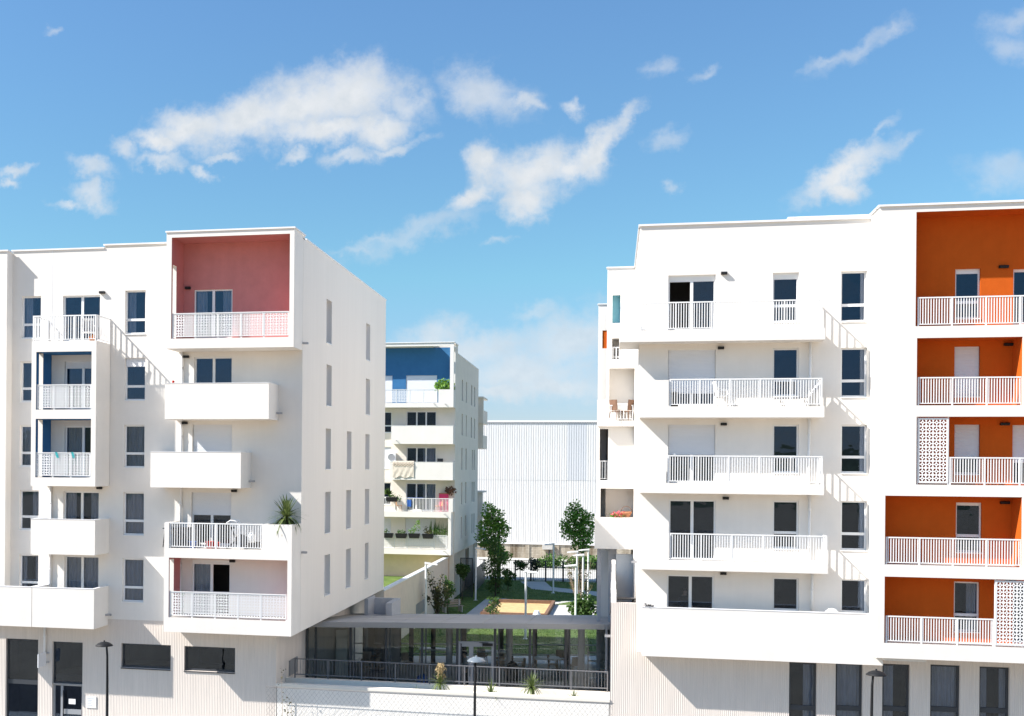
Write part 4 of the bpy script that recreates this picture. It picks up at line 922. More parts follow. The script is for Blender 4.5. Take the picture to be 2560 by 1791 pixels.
# lower box with a railed balcony on top
ol = list(rectY(YBF, 880, 1279, 1127.5, 1386)); il = rectY(YBF, 880, 1293, 1120, 1372); ol[0] -= 3
X1127 = ol[1]; olB = ol; il_B = il
mb = MB(); mb.box(ol[0], ol[1], YBF, YB0, il[3], ol[3]); mb.box(ol[0], ol[1], YBF, YB0, ol[2], il[2]); mb.box(il[1], ol[1], YBF, YB0, il[2], il[3]); mb.build('loggia', M['plaster'], B)
es = [PY(x, 1355, YBF + 0.06)[0] for x in (890, 925, 957, 986, 1018, 1052, 1086, 1118)]
perf_railing(B, es, YBF + 0.06, il[2], PY(1040, 1337.5, YBF + 0.06)[1], cell=0.235)
zr4 = PY(1040, 1245.5, YBF + 0.06)[1]; xr = PY(1124, 1260, YBF)[0]
railing(B, (PY(900, 1260, YBF + .06)[0], YBF + 0.06), (xr, YBF + 0.06), ol[3], zr4, posts=6, step=0.11)
mb = MB(); mb.box(xr + 0.02, X1127 + 0.12, YBF, YBF + 0.06, ol[3], zr4); mb.box(X1127 + 0.06, X1127 + 0.12, YBF + 0.06, YB0, ol[3], zr4); mb.build('parapet', M['plaster'], B)
fBs = Facade(B, Pl('X+', XBS), 0.25, None)
BW = [(1154.6, 950, 1157.8, 1003), (1165, 956, 1167.6, 1007.7), (1177.7, 963.5, 1180.7, 1014.3), (1185.5, 968.5, 1188, 1017.3),
      (1154, 1035, 1157.2, 1089), (1164.8, 1039, 1167.2, 1092), (1177, 1044, 1180, 1095), (1185, 1047, 1187.5, 1097),
      (1153, 1121, 1156.2, 1174.8), (1163.6, 1122, 1166.8, 1174.8), (1179.5, 1125, 1182.3, 1175.4), (1184.3, 1125.6, 1187, 1175.4),
      (1152.6, 1207, 1155.8, 1261.5), (1162.8, 1205.7, 1166, 1259), (1179, 1205, 1181.7, 1255), (1183.5, 1205, 1186.3, 1255),
      (1151.8, 1292.7, 1155.2, 1346), (1162, 1289, 1165.5, 1341), (1178.7, 1285, 1181, 1334), (1183.5, 1284, 1186, 1332.6)]
for q in BW: fBs.win(*q, kind='plain', fw=0.04, name='side_window', sill=False)
fBs.wall(YB0, YBE, ZBO, ZBR, m='plaster2', name='end_wall')
for h in fBs.holes: fBs.pl.room(rmB, h, 0.25, 0.7, 0.1)
coping(B, [(XBS - .3, XBS, YB0 + 1.3, YBE, ZBR)], over=0.03)
XBB = PX(1158, 1470, XBS - 0.4)[0]
mb = MB(); Pl('X+', XBS - 0.35).wall(mb, YB0, YBE, GZ, ZBO, [(PX(1163, 1440, XBS - .35)[0], PX(1172, 1440, XBS - .35)[0], GZ, ZBO - 0.3)], 0.3); mb.build('base_wall', M['plaster3'], B); mb = MB(); mb.quad((XBL, YB0 - .004, GZ), (XBS - .36, YB0 - .004, GZ), (XBS - .36, YB0 - .004, ZBO), (XBL, YB0 - .004, ZBO)); mb.build('base_wall', M['plaster3'], B)
mb = MB(); mb.box(XBL, XBS - 0.002, YB0 + 0.003, YBE, ZBO + 0.002, ZBO + 0.12); mb.build('overhang_soffit', M['plaster2'], B)
ya, yb = PX(1163, 1440, XBS - .35)[0], PX(1172, 1440, XBS - .35)[0]
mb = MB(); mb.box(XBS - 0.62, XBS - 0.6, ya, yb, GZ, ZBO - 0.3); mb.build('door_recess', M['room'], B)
for (x, y) in ((1086, 1010), (1114, 1010.5), (992, 1102), (995, 1193), (1112, 1285), (1111, 1378)): spout_front(B, x, y, YBF, 0.35)
# balconies at its rear corner
for (y0, y1) in ((1000, 1123), (1231, 1345)):
    z0, z1 = PX(1205, y1, XBS)[1], PX(1205, y0, XBS)[1]; xr_ = PY(1212.5, 1060, YBE + 2)[0]
    zm_ = (z0 + z1) / 2
    for (a, b) in ((z0, z0 + 1.2), (zm_, zm_ + 1.2)):
        mb = MB(); mb.box(XBS - 2, xr_, YBE + 0.5, YBE + 4, a, a + 0.2); mb.box(xr_ - 0.12, xr_, YBE + 0.5, YBE + 4, a + 0.2, b); mb.box(XBS - 2, xr_ - 0.12, YBE + 0.5, YBE + 0.62, a + 0.2, b); mb.build('rear_balcony', M['plaster2'], B)
    mb = MB(); mb.box(xr_ - 0.7, xr_ - .01, YBE + 0.7, YBE + 0.9, z0 + 0.2, z1); mb.box(XBS - 2, xr_, YBE + 0.5, YBE + 4, z1, z1 + 0.15); mb.build('rear_balcony_post', M['plaster2'], B)
rmB.build('room_interior', M['room'], B)

# ================================================================== WAREHOUSE
YWH = 133.0
wh = root('warehouse', 'large white corrugated metal warehouse on a stained block wall, closing the view behind the garden', 'warehouse', (PY(1350, 1300, YWH)[0], YWH, 0.3))
xw0, xw1 = -24.0, PY(1530, 1200, YWH)[0] + 6
zt, zb, zj = PY(1350, 1056, YWH)[1], PY(1300, 1357, YWH)[1], PY(1350, 1201, YWH)[1]
M['clad1'] = mat('white_cladding', (0.71, 0.70, 0.685), 0.45, var=0.02, vscale=0.3, spec=0.4)
M['clad2'] = mat('greyer_cladding', (0.61, 0.62, 0.635), 0.45, var=0.02, vscale=0.3, spec=0.4)
pitch = 5.72 * YWH / (FPX * 0.98); pw = pitch * 4
def clad(h):
    mb = MB()
    for i in range(4):
        x = i * pitch; P = [(x, 0), (x + pitch * .62, 0), (x + pitch * .74, 0.055), (x + pitch * .88, 0.055), (x + pitch, 0)]
        for (a, b), (c, d) in zip(P, P[1:]): mb.quad((a, b, 0), (c, d, 0), (c, d, h), (a, b, h))
    return mb
c_hi = [clad(zt - zj).mesh('cladding', M[k]) for k in ('clad1', 'clad2')]; c_lo = clad(zj - zb - 0.02).mesh('cladding', M['clad1'])
n = int((xw1 - xw0) / pw) + 1
for i in range(n):
    x = xw0 + i * pw; pxs = x / YWH
    dark = PY(1395, 1100, YWH)[0] < x < PY(1462, 1100, YWH)[0]
    link('cladding_panel', c_hi[1 if dark else 0], wh, (x, YWH, zj)); link('cladding_panel', c_lo, wh, (x, YWH + 0.012, zb))
for o in [q for q in wh.children]:
    o.matrix_parent_inverse = Matrix.Translation(-Vector(wh.location))
mb = MB(); mb.box(xw0, xw0 + n * pw, YWH - 0.12, YWH + 0.5, zt, zt + 0.22); mb.build('roof_edge', M['coping'], wh)
mb = MB()
for i in range(n * 4): mb.box(xw0 + i * pitch + 0.02, xw0 + i * pitch + pitch * .6, YWH - 0.1, YWH - 0.02, zt - 0.09, zt - 0.004)
g_ = mb.build('eaves_closure', M['fascia'], wh); g_['kind'] = 'stuff'
mb = MB(); mb.box(xw0, xw0 + n * pw, YWH - 0.1, YWH + 0.05, zb - 0.16, zb); mb.build('base_flashing', M['coping'], wh)
mb = MB(); mb.box(xw0, xw0 + n * pw, YWH + 0.3, YWH + 40, 0, zt - 0.2); mb.build('body', M['clad1'], wh)
# stained block wall below the cladding
m = mat('stained_block_wall', (0.44, 0.39, 0.32), 0.95, bump=0.2, bscale=8); t = m.node_tree; p = t.nodes['Principled BSDF']
tc = t.nodes.new('ShaderNodeTexCoord'); mp = t.nodes.new('ShaderNodeMapping'); mp.inputs['Rotation'].default_value = (rad(90), 0, 0); t.links.new(tc.outputs['Object'], mp.inputs[0])
br = t.nodes.new('ShaderNodeTexBrick'); br.inputs['Scale'].default_value = 1.0; br.inputs['Brick Width'].default_value = 0.5; br.inputs['Row Height'].default_value = 0.2; br.inputs['Mortar Size'].default_value = 0.012
br.inputs['Color1'].default_value = (0.47, 0.42, 0.34, 1); br.inputs['Color2'].default_value = (0.40, 0.35, 0.28, 1); br.inputs['Mortar'].default_value = (0.27, 0.22, 0.17, 1); t.links.new(mp.outputs[0], br.inputs[0])
mp2 = t.nodes.new('ShaderNodeMapping'); mp2.inputs['Scale'].default_value = (0.9, 1, 0.10); t.links.new(tc.outputs['Object'], mp2.inputs[0])
ns = t.nodes.new('ShaderNodeTexNoise'); ns.inputs['Scale'].default_value = 1.0; ns.inputs['Detail'].default_value = 6; ns.inputs['Roughness'].default_value = 0.7; t.links.new(mp2.outputs[0], ns.inputs[0])
rp = t.nodes.new('ShaderNodeValToRGB'); rp.color_ramp.elements[0].position = 0.36; rp.color_ramp.elements[0].color = (0.25, 0.19, 0.12, 1); rp.color_ramp.elements[1].position = 0.56; rp.color_ramp.elements[1].color = (1, 1, 1, 1); t.links.new(ns.outputs[0], rp.inputs[0])
mx = t.nodes.new('ShaderNodeMix'); mx.data_type = 'RGBA'; mx.blend_type = 'MULTIPLY'; mx.inputs[0].default_value = 0.85; t.links.new(br.outputs[0], mx.inputs[6]); t.links.new(rp.outputs[0], mx.inputs[7]); t.links.new(mx.outputs[2], p.inputs['Base Color'])
mb = MB(); mb.box(xw0, xw0 + n * pw, YWH + 0.05, YWH + 0.3, 0, zb - 0.02)
for px in (1318, 1360, 1392, 1440): x = PY(px, 1380, YWH)[0]; mb.box(x - 0.25, x + 0.25, YWH - 0.06, YWH + 0.05, 0, zb - 0.17)
mb.build('block_wall', m, wh)
x, z = PY(1369, 1366, YWH)
mb = MB(); mb.box(x - 0.6, x + 0.6, YWH - 0.5, YWH + 0.02, z - 0.35, z + 0.25); mb.build('wall_canopy', M['concrete'], wh)
mb = MB(); x, _ = PY(1374, 1390, YWH); mb.tube([(x, YWH - 0.1, 0.3), (x, YWH - 0.1, zb - 0.5)], 0.09, 8); mb.build('downpipe', M['darkframe'], wh)

# ================================================================== GROUND, GARDEN, PAVEMENTS
mb = MB(); mb.quad((-3000, -3000, 0), (3000, -3000, 0), (3000, 3000, 0), (-3000, 3000, 0)); struct(mb.build('ground', M['dirt']))
rng = random.Random(77); mb = MB(); ridge = [(-1500 + 60 * i, -620 - 60 * math.sin(i * .5), 26 + 18 * math.sin(i * .37) + 12 * math.sin(i * .93 + 1) + rng.uniform(-2, 2)) for i in range(51)]
for (a, b) in zip(ridge, ridge[1:]):
    mb.quad((a[0], -330, 0.0), (b[0], -330, 0.0), (b[0], (b[1] - 330) / 2, b[2] * .55), (a[0], (a[1] - 330) / 2, a[2] * .55)); mb.quad((a[0], (a[1] - 330) / 2, a[2] * .55), (b[0], (b[1] - 330) / 2, b[2] * .55), b, a); mb.quad(a, b, (b[0], b[1] - 400, 0), (a[0], a[1] - 400, 0))
struct(mb.build('hills', M['hill']))
mb = MB(); mb.box(-80, 80, 40.8, YW - 0.05, 0.0, 0.13); struct(mb.build('pavement', M['paving']))
mb = MB(); mb.box(-80, 80, 40.66, 40.8, 0.0, 0.14); struct(mb.build('kerb', M['concrete']))
mb = MB(); mb.quad((-80, 33.5, 0.006), (80, 33.5, 0.006), (80, 40.66, 0.006), (-80, 40.66, 0.006)); struct(mb.build('road', M['asphalt']))
YPV = PX(763, 1650, XB0)[0]          # glazed front of the pavilion
YPR = YPV + 9.0
YFEN = PZ(1330, 1453, GZ)[1]
mb = MB(); mb.box(XB0, 40, YPV + 3, YFEN + 0.6, 0, GZ); mb.box(XB0, XD0, YPV - 2.6, YPV + 3, 0, GZ - 0.02); struct(mb.build('lawn', M['lawn']))
mb = MB(); mb.box(-70, 60, YFEN + 0.6, YWH + 0.1, 0, GZ - 0.15); struct(mb.build('back_road', M['paving']))
def flat(name, pts, z, m, t=0.0):
    P = [PZ(x, y, z) for (x, y) in pts]; mb = MB(); mb.quad(*[(a, b, z) for (a, b) in P]); return struct(mb.build(name, M[m]))
flat('path', [(1145, 1552), (1215, 1497), (1255, 1496), (1345, 1507), (1440, 1502), (1382, 1512.5), (1370, 1560)], GZ + 0.004, 'paving')
flat('path', [(1370, 1560), (1382, 1512.6), (1495, 1513), (1526, 1521), (1526, 1530), (1490, 1528), (1474, 1560)], GZ + 0.008, 'paving')
flat('path', [(1300, 1454), (1362, 1454), (1378, 1468), (1526, 1483), (1526, 1500), (1480, 1488), (1330, 1473)], GZ + 0.004, 'paving')
flat('terrace', [(690, 1800), (880, 1640), (1526, 1640), (1526, 1800)], GZ + 0.012, 'floor')
# sandbox
sp = [PZ(x, y, GZ) for (x, y) in ((1205, 1541), (1241, 1508), (1384, 1512), (1364, 1546))]
sb = root('sandbox', 'timber-edged sandbox filled with orange sand, in the garden path', 'sandbox', (sum(q[0] for q in sp) / 4, sum(q[1] for q in sp) / 4, GZ))
mb = MB(); mb.quad(*[(a, b, GZ + 0.06) for (a, b) in sp]); mb.build('sand', M['sand'], sb)
for i in range(4):
    a, b = Vector((*sp[i], 0)), Vector((*sp[(i + 1) % 4], 0)); d = (b - a).normalized(); nn = Vector((-d.y, d.x, 0)) * 0.11
    mb = MB(); mb.hexa([tuple(q) for q in (a - nn - d * .1 + Vector((0, 0, GZ)), b - nn + d * .1 + Vector((0, 0, GZ)), b + nn + d * .1 + Vector((0, 0, GZ)), a + nn - d * .1 + Vector((0, 0, GZ)),
             a - nn - d * .1 + Vector((0, 0, GZ + .3 + .004 * i)), b - nn + d * .1 + Vector((0, 0, GZ + .3 + .004 * i)), b + nn + d * .1 + Vector((0, 0, GZ + .3 + .004 * i)), a + nn - d * .1 + Vector((0, 0, GZ + .3 + .004 * i)))]); mb.build('timber_edge', M['timber'], sb)
# grass tufts
rng = random.Random(3); mb = MB()
def inpoly(x, y, P):
    c = False; j = len(P) - 1
    for i in range(len(P)):
        if (P[i][1] > y) != (P[j][1] > y) and x < (P[j][0] - P[i][0]) * (y - P[i][1]) / (P[j][1] - P[i][1]) + P[i][0]: c = not c
        j = i
    return c
polys = [[PZ(x, y, GZ) for (x, y) in q] for q in ([(1145, 1552), (1215, 1497), (1255, 1496), (1345, 1507), (1440, 1502), (1382, 1512.5), (1495, 1513), (1526, 1521), (1526, 1530), (1490, 1528), (1474, 1560)], [(690, 1800), (880, 1640), (1526, 1640), (1526, 1800)],
         [(1300, 1454), (1362, 1454), (1378, 1468), (1526, 1483), (1526, 1500), (1480, 1488), (1330, 1473)])]
k = 0
while k < 26000:
    x, y = rng.uniform(XA, 3.5), YPR + (YFEN - YPR) * rng.random() ** 1.3
    if any(inpoly(x, y, P) for P in polys): continue
    k += 1; h = rng.uniform(0.03, 0.10); a = rng.uniform(0, 6.28); dx, dy = math.cos(a) * 0.022, math.sin(a) * 0.022
    mb.quad((x - dx, y - dy, GZ), (x + dx, y + dy, GZ), (x + rng.uniform(-.08, .08), y + rng.uniform(-.08, .08), GZ + h))
g_ = tag(mb.build('grass', M['blade']), 'short rough grass growing over the garden lawn', 'grass', kind='stuff')
# raised lawn and ramp wall beside the left building
zr = PX(1022, 1446, XA)[1]
ye = PX(1088, 1413, XA)[0]; ys = PX(958, 1478, XA)[0]
rw = MB(); rw.box(XA - 0.25, XA, YB + 0.15, YB0 - 0.05, GZ, zr)
rwo = tag(rw.build('garden_wall', M['plaster3']), 'long cream garden wall running back beside the lawn, with a white top', 'wall')
mb = MB(); mb.box(XA - 0.29, XA + 0.04, YB + 0.1, YB0 - 0.05, zr, zr + 0.07); mb.build('coping', M['coping'], rwo)
y0_, y1_ = PX(1040, 1510, XA)[0], PX(1062, 1505, XA)[0]
mb = MB(); mb.box(XA + 0.003, XA + 0.03, y0_, y1_, PX(1050, 1535, XA)[1], PX(1050, 1505, XA)[1]); mb.build('grey_panel', M['greymetal'], rwo)
mb = MB(); mb.box(XBL, XA - 0.25, YB + 0.05, YB0 - .01, 0, 3.1); struct(mb.build('raised_lawn', M['lawn']))
# low stair enclosure
zz = 4.6
xa, ya = PZ(936, 1495, zz); xb, yb = PZ(1003, 1495, zz); 
se = MB(); se.box(xa, xb - .3, ya, ya + .2, GZ, zz); se.box(xb - .3, xb, ya - 2.2, ya + .2, GZ, zz + .004); se.box(xa - .2, xa, ya - 1.5, ya + .2, GZ, zz + .1)
tag(se.build('stair_enclosure', M['greyplaster']), 'low grey rendered enclosure at the foot of the long cream garden wall', 'low wall')

# ================================================================== GARDEN LAMPS
def garden_lamp():
    r = root('garden_lamp', '', 'lamp post', (0, 0, 0), 'slim garden lamp posts', world=False)
    mb = MB(); mb.tube([(0, 0, 0), (0, 0, 4.1)], 0.07, 10); mb.box(-0.14, 0.14, -0.14, 0.14, 0, 0.03); mb.build('post', M['whitemetal'], r)
    mb = MB(); mb.hexa([(-0.08, -.11, 4.04), (0.75, -.11, 3.98), (0.75, .11, 3.98), (-.08, .11, 4.04), (-.08, -.11, 4.16), (.75, -.09, 4.05), (.75, .09, 4.05), (-.08, .11, 4.16)]); h = mb.build('lamp_head', M['whitemetal'], r)
    mb = MB(); mb.box(0.15, 0.7, -0.07, 0.07, 3.965, 3.978); mb.build('lens', M['lampglass'], h)
    return r
GL = [(1190, 1370, 0, 'tall white garden lamp on the grass beside the big leafy tree, arm pointing right'),
      (1065, 1408, 0, 'white garden lamp rising among the magnolia branches, by the cream garden wall'),
      (1315, 1428, 0, 'shaded grey garden lamp standing over the sandbox'),
      (1440, 1413, 180, 'lowest white garden lamp before the twiggy shrub, arm pointing left'),
      (1458, 1387, 180, 'right-hand lamp of the white pair before the twiggy shrub'),
      (1443, 1379, 180, 'highest white garden lamp, half hidden in the twiggy shrub'),
      (1384, 1360, 180, 'thin grey garden lamp on the far lawn, against the block wall'),
      (1471, 1374, 180, 'thin grey garden lamp beside the wing with the pillars')]
gl = None
for (x, y, rz, lb) in GL:
    X, Y = PZ(x, y, GZ + 4.1)
    if gl is None: gl = garden_lamp(); gl.location = (X, Y, GZ); gl['label'] = lb
    else: copy_thing(gl, (X, Y, GZ), rad(rz), lb)

# ================================================================== FENCES
def picket_fence(name, label, cat, X0, X1, Y, zb, zt, step, thick, posts, pw=0.05):
    r = root(name, label, cat, ((X0 + X1) / 2, Y, zb))
    mb = MB(); mb.box(X0, X1, Y - 0.02, Y + 0.02, zt - 0.05, zt); mb.box(X0, X1, Y - 0.02, Y + 0.02, zb + 0.1, zb + 0.15); mb.build('rail', M['darkframe'], r)
    for x in posts: mb = MB(); mb.box(x - pw, x + pw, Y - pw, Y + pw, zb, zt + 0.02); mb.build('post', M['darkframe'], r)
    mb = MB(); mb.box(-thick, thick, -thick, thick, 0, zt - zb - 0.2); me = mb.mesh('picket', M['darkframe'])
    n = int((X1 - X0) / step)
    for i in range(1, n):
        o = link('picket', me, r, (X0 + (X1 - X0) * i / n, Y, zb + 0.15))
    return r
zft = PY(1330, 1402, YFEN)[1]
xf0, xf1 = PY(1196, 1430, YFEN)[0], PY(1500, 1430, YFEN)[0]
picket_fence('picket_fence', 'long dark metal picket fence across the back of the garden', 'fence', xf0, xf1, YFEN, GZ, zft, 0.17, 0.012, [PY(x, 1430, YFEN)[0] for x in (1210, 1250, 1288, 1327, 1364, 1408, 1450, 1492)], 0.07)
# dark solid side screen and gate by the back building
xs_ = PY(1180, 1450, YFEN - 6)[0]
r = root('garden_gate', 'dark slatted metal gate between the back building and the tall white lamp', 'gate', (XBS + 0.5, PX(1160, 1480, XBS)[0], GZ))
yg = PX(1150, 1487, XBS)[0]; xg0, xg1 = PY(1150, 1450, yg)[0], PY(1182, 1450, yg)[0]; zg = PY(1165, 1395, yg)[1]
mb = MB(); mb.box(xg0, xg1, yg, yg + 0.05, zg - 0.06, zg); mb.box(xg0, xg1, yg, yg + 0.05, GZ + 0.08, GZ + 0.14); mb.box(xg0, xg0 + 0.08, yg, yg + 0.05, GZ, zg - .06); mb.box(xg1 - 0.08, xg1, yg, yg + 0.05, GZ, zg - .06); mb.build('gate_frame', M['darkframe'], r)
mb = MB(); mb.box(-0.02, 0.02, 0, 0.03, 0, zg - GZ - 0.2); me = mb.mesh('slat', M['darkframe'])
for i in range(11): link('slat', me, r, (xg0 + 0.13 + (xg1 - xg0 - 0.26) * i / 10, yg + 0.01, GZ + 0.14))
xq, yq = PZ(1186, 1480, GZ); xq2, yq2 = PZ(1210, 1455, GZ)
mb = MB(); zs_ = zft - 0.0; mb.hexa([(xq, yq, GZ), (xq2, yq2, GZ), (xq2 + .06, yq2, GZ), (xq + .06, yq, GZ), (xq, yq, zs_), (xq2, yq2, zs_), (xq2 + .06, yq2, zs_), (xq + .06, yq, zs_)])
tag(mb.build('side_screen', M['darkframe']), 'dark solid screen fence running back from the gate to the picket fence', 'screen fence')
# low brick wall and planting beyond the fence
m = mat('red_brick_wall', (0.33, 0.17, 0.11), 0.95); t = m.node_tree; br = t.nodes.new('ShaderNodeTexBrick'); tc = t.nodes.new('ShaderNodeTexCoord'); mp = t.nodes.new('ShaderNodeMapping'); mp.inputs['Rotation'].default_value = (rad(90), 0, 0)
br.inputs['Scale'].default_value = 1; br.inputs['Brick Width'].default_value = 0.3; br.inputs['Row Height'].default_value = 0.12; br.inputs['Mortar Size'].default_value = 0.02
br.inputs['Color1'].default_value = (0.35, 0.17, 0.11, 1); br.inputs['Color2'].default_value = (0.28, 0.15, 0.10, 1); br.inputs['Mortar'].default_value = (0.5, 0.45, 0.4, 1)
t.links.new(tc.outputs['Object'], mp.inputs[0]); t.links.new(mp.outputs[0], br.inputs[0]); t.links.new(br.outputs[0], t.nodes['Principled BSDF'].inputs['Base Color'])
YBR = YFEN + 14
mb = MB(); mb.box(-20, 12, YBR, YBR + 0.3, 1.05, PY(1350, 1437, YBR)[1]); bw = tag(mb.build('brick_wall', m), 'low red brick wall with a white top, seen through the picket fence', 'wall')
mb = MB(); zz_ = PY(1350, 1437, YBR)[1]; mb.box(-20, 12, YBR - 0.05, YBR + 0.35, zz_, zz_ + 0.14); mb.build('coping', M['plaster'], bw)
rng = random.Random(11); mb = MB()
for i in range(26):
    x = rng.uniform(-9, 4); s_ = rng.uniform(0.5, 1.1); leaf_cloud(mb, (x, YBR + 2.5 + rng.uniform(-1, 1), 1.3 + s_ * .5), (s_ * 1.2, s_, s_ * .7), 190, 0.28, rng)
tag(mb.build('shrubbery', M['leafbright']), 'band of rough green shrubs in front of the stained block wall', 'shrubs', kind='stuff')
for i, (x, y, h) in enumerate(((1356, 1455, 1.5),)):
    pass
# ================================================================== TREES AND SHRUBS
def tree(name, label, cat, base, height, trunk_r, blobs, leaves, size, m, seed, group=None, limbs=True, lean=(0, 0), shell=0.45):
    """blobs: (x, y, z, rx, ry, rz) crown clumps relative to the base"""
    rng = random.Random(seed); r = root(name, label, cat, base, group, world=False)
    mb = MB(); top = Vector((lean[0], lean[1], height))
    pts = [Vector((0, 0, 0))] + [top * t + Vector((rng.uniform(-.05, .05), rng.uniform(-.05, .05), 0)) * height * .2 for t in (.25, .5, .75)] + [top]
    mb.tube([tuple(p) for p in pts], [trunk_r * q for q in (1.15, .95, .7, .45, .15)], 8)
    if limbs:
        for (x, y, z, rx, ry, rz) in blobs:
            t = max(0.2, min(0.9, (z - rz * .9) / height)); p0 = top * t; p1 = Vector((x, y, z)); pm = (p0 + p1) / 2 + Vector((0, 0, -.06 * height))
            mb.tube([tuple(p0), tuple(pm), tuple(p1)], [trunk_r * .5, trunk_r * .3, trunk_r * .1], 6)
            for _ in range(5):
                q = p1 + Vector((rng.uniform(-1, 1) * rx, rng.uniform(-1, 1) * ry, rng.uniform(-.9, 1) * rz)) * .85
                s0 = pm.lerp(p1, rng.uniform(.2, 1)); mb.tube([tuple(s0), tuple(q)], [trunk_r * .16, trunk_r * .05], 4)
    mb.build('trunk', M['bark'], r, smooth=True)
    cb = MB(); vol = sum(b[3] * b[4] * b[5] for b in blobs)
    for b in blobs: leaf_cloud(cb, b[:3], b[3:], int(leaves * b[3] * b[4] * b[5] / vol), size, rng, shell)
    cb.build('crown', M[m], r); return r
def on_ground(px, py): X, Y = PZ(px, py, GZ); return (X, Y, GZ), FPX / (Y * 1.02)      # base point, photo px per metre there
def blobs_px(base_px, ppm, lst):     # clumps measured in the photo: px x, py y, rx, ry (px)
    out = []
    rng = random.Random(int(base_px[0]))
    for (x, y, rx, ry) in lst: out.append(((x - base_px[0]) / ppm, rng.uniform(-.25, .25) * rx / ppm, (base_px[1] - y) / ppm, 1.15 * rx / ppm, 1.15 * rx / ppm, 1.15 * ry / ppm))
    return out
b, k = on_ground(1246, 1484)
tree('leafy_tree', 'tall full green tree before the corrugated warehouse, left of the long picket fence', 'tree', b, (1484 - 1275) / k, 0.13,
     blobs_px((1246, 1484), k, [(1222, 1285, 16, 22), (1235, 1300, 22, 26), (1222, 1322, 26, 24), (1250, 1330, 20, 20), (1258, 1322, 12, 16), (1212, 1352, 22, 16), (1235, 1365, 24, 20), (1262, 1395, 16, 16), (1245, 1392, 20, 20)]), 2700, 0.25, 'leaf', 21)
b, k = on_ground(1238, 1496)
tree('sparse_tree', 'thin dark sapling in front of the tall green tree, its crown reaching low', 'tree', b, (1496 - 1340) / k, 0.06,
     blobs_px((1238, 1496), k, [(1228, 1360, 18, 18), (1242, 1395, 20, 20), (1228, 1425, 20, 22), (1246, 1440, 22, 20), (1236, 1465, 18, 16)]), 1500, 0.22, 'leafdark', 22, shell=0.2)
b, k = on_ground(1456, 1462)
tree('leafy_tree', 'full green tree with a notched crown before the warehouse, right of the block wall lamps', 'tree', b, (1462 - 1272) / k, 0.12,
     blobs_px((1456, 1462), k, [(1438, 1276, 14, 16), (1428, 1292, 16, 18), (1447, 1300, 22, 22), (1470, 1302, 14, 16), (1462, 1325, 22, 20), (1437, 1325, 22, 20), (1412, 1322, 12, 16), (1425, 1340, 18, 14), (1455, 1350, 24, 18), (1450, 1370, 20, 12), (1404, 1312, 5, 8)]), 2900, 0.25, 'leaf', 23)
b, k = on_ground(1092, 1560)
def magnolia():
    rng = random.Random(5); base = b; r = root('magnolia_tree', 'open magnolia with dark bare-looking stems beside the cream garden wall', 'tree', base, world=False)
    mb = MB(); cb = MB()
    for i in range(16):
        a = rng.uniform(0, 6.28); h = rng.uniform(1.8, 4.15); sp = rng.uniform(.2, 1.05)
        p = [Vector((0, 0, .4 + i * .02))]
        for t in (.35, .7, 1): p.append(Vector((math.cos(a) * sp * t + rng.uniform(-.1, .1), math.sin(a) * sp * t, .4 + (h - .4) * t)))
        mb.tube([tuple(q) for q in p], [.035, .028, .02, .01], 5)
        for t in range(30):
            s = rng.uniform(.35, 1.0); j = min(2, int(s * 3)); q = p[j].lerp(p[j + 1], s * 3 - j) + Vector((rng.uniform(-.12, .12), rng.uniform(-.12, .12), rng.uniform(-.1, .12)))
            leaf(cb, q, rng.uniform(.14, .26), rng)
    mb.tube([(0, 0, 0), (0, 0, .5)], [.07, .06], 7); mb.build('trunk', M['bark'], r); cb.build('crown', M['leafolive'], r)
magnolia()
b, k = on_ground(1120, 1540)
tree('young_tree', 'small bright green sapling between the magnolia and the cream wall', 'tree', b, (1540 - 1440) / k, 0.03, blobs_px((1120, 1540), k, [(1114, 1450, 5, 10), (1122, 1465, 10, 12), (1118, 1482, 11, 12), (1126, 1478, 9, 10), (1116, 1505, 7, 10)]), 700, 0.17, 'leafbright', 31)
b, k = on_ground(1156, 1502)
tree('lollipop_tree', 'small round-headed tree on a thin stem before the dark garden gate', 'tree', b, (1502 - 1420) / k, 0.035, blobs_px((1156, 1502), k, [(1150, 1420, 11, 9), (1163, 1421, 11, 9), (1156, 1432, 12, 9), (1158, 1441, 6, 8)]), 800, 0.19, 'leafdark', 32)
b, k = on_ground(1232, 1556)
tree('young_tree', 'little sapling with curling dark leaves at the edge of the sandbox', 'tree', b, (1556 - 1495) / k, 0.025, blobs_px((1232, 1556), k, [(1233, 1500, 15, 7), (1238, 1512, 14, 8), (1228, 1523, 14, 9), (1236, 1530, 12, 6)]), 260, 0.17, 'leafdark', 33, shell=.1)
b, k = on_ground(1456, 1548)
tree('dark_shrub', 'dense dark pointed-leaf shrub at the path corner, right of the sandbox', 'shrub', b, 1.0, 0.03, blobs_px((1456, 1548), k, [(1452, 1520, 26, 18), (1462, 1502, 20, 16), (1470, 1525, 20, 14), (1440, 1525, 16, 12), (1456, 1540, 26, 12)]), 1300, 0.24, 'leafdark', 34)
b, k = on_ground(1448, 1512)
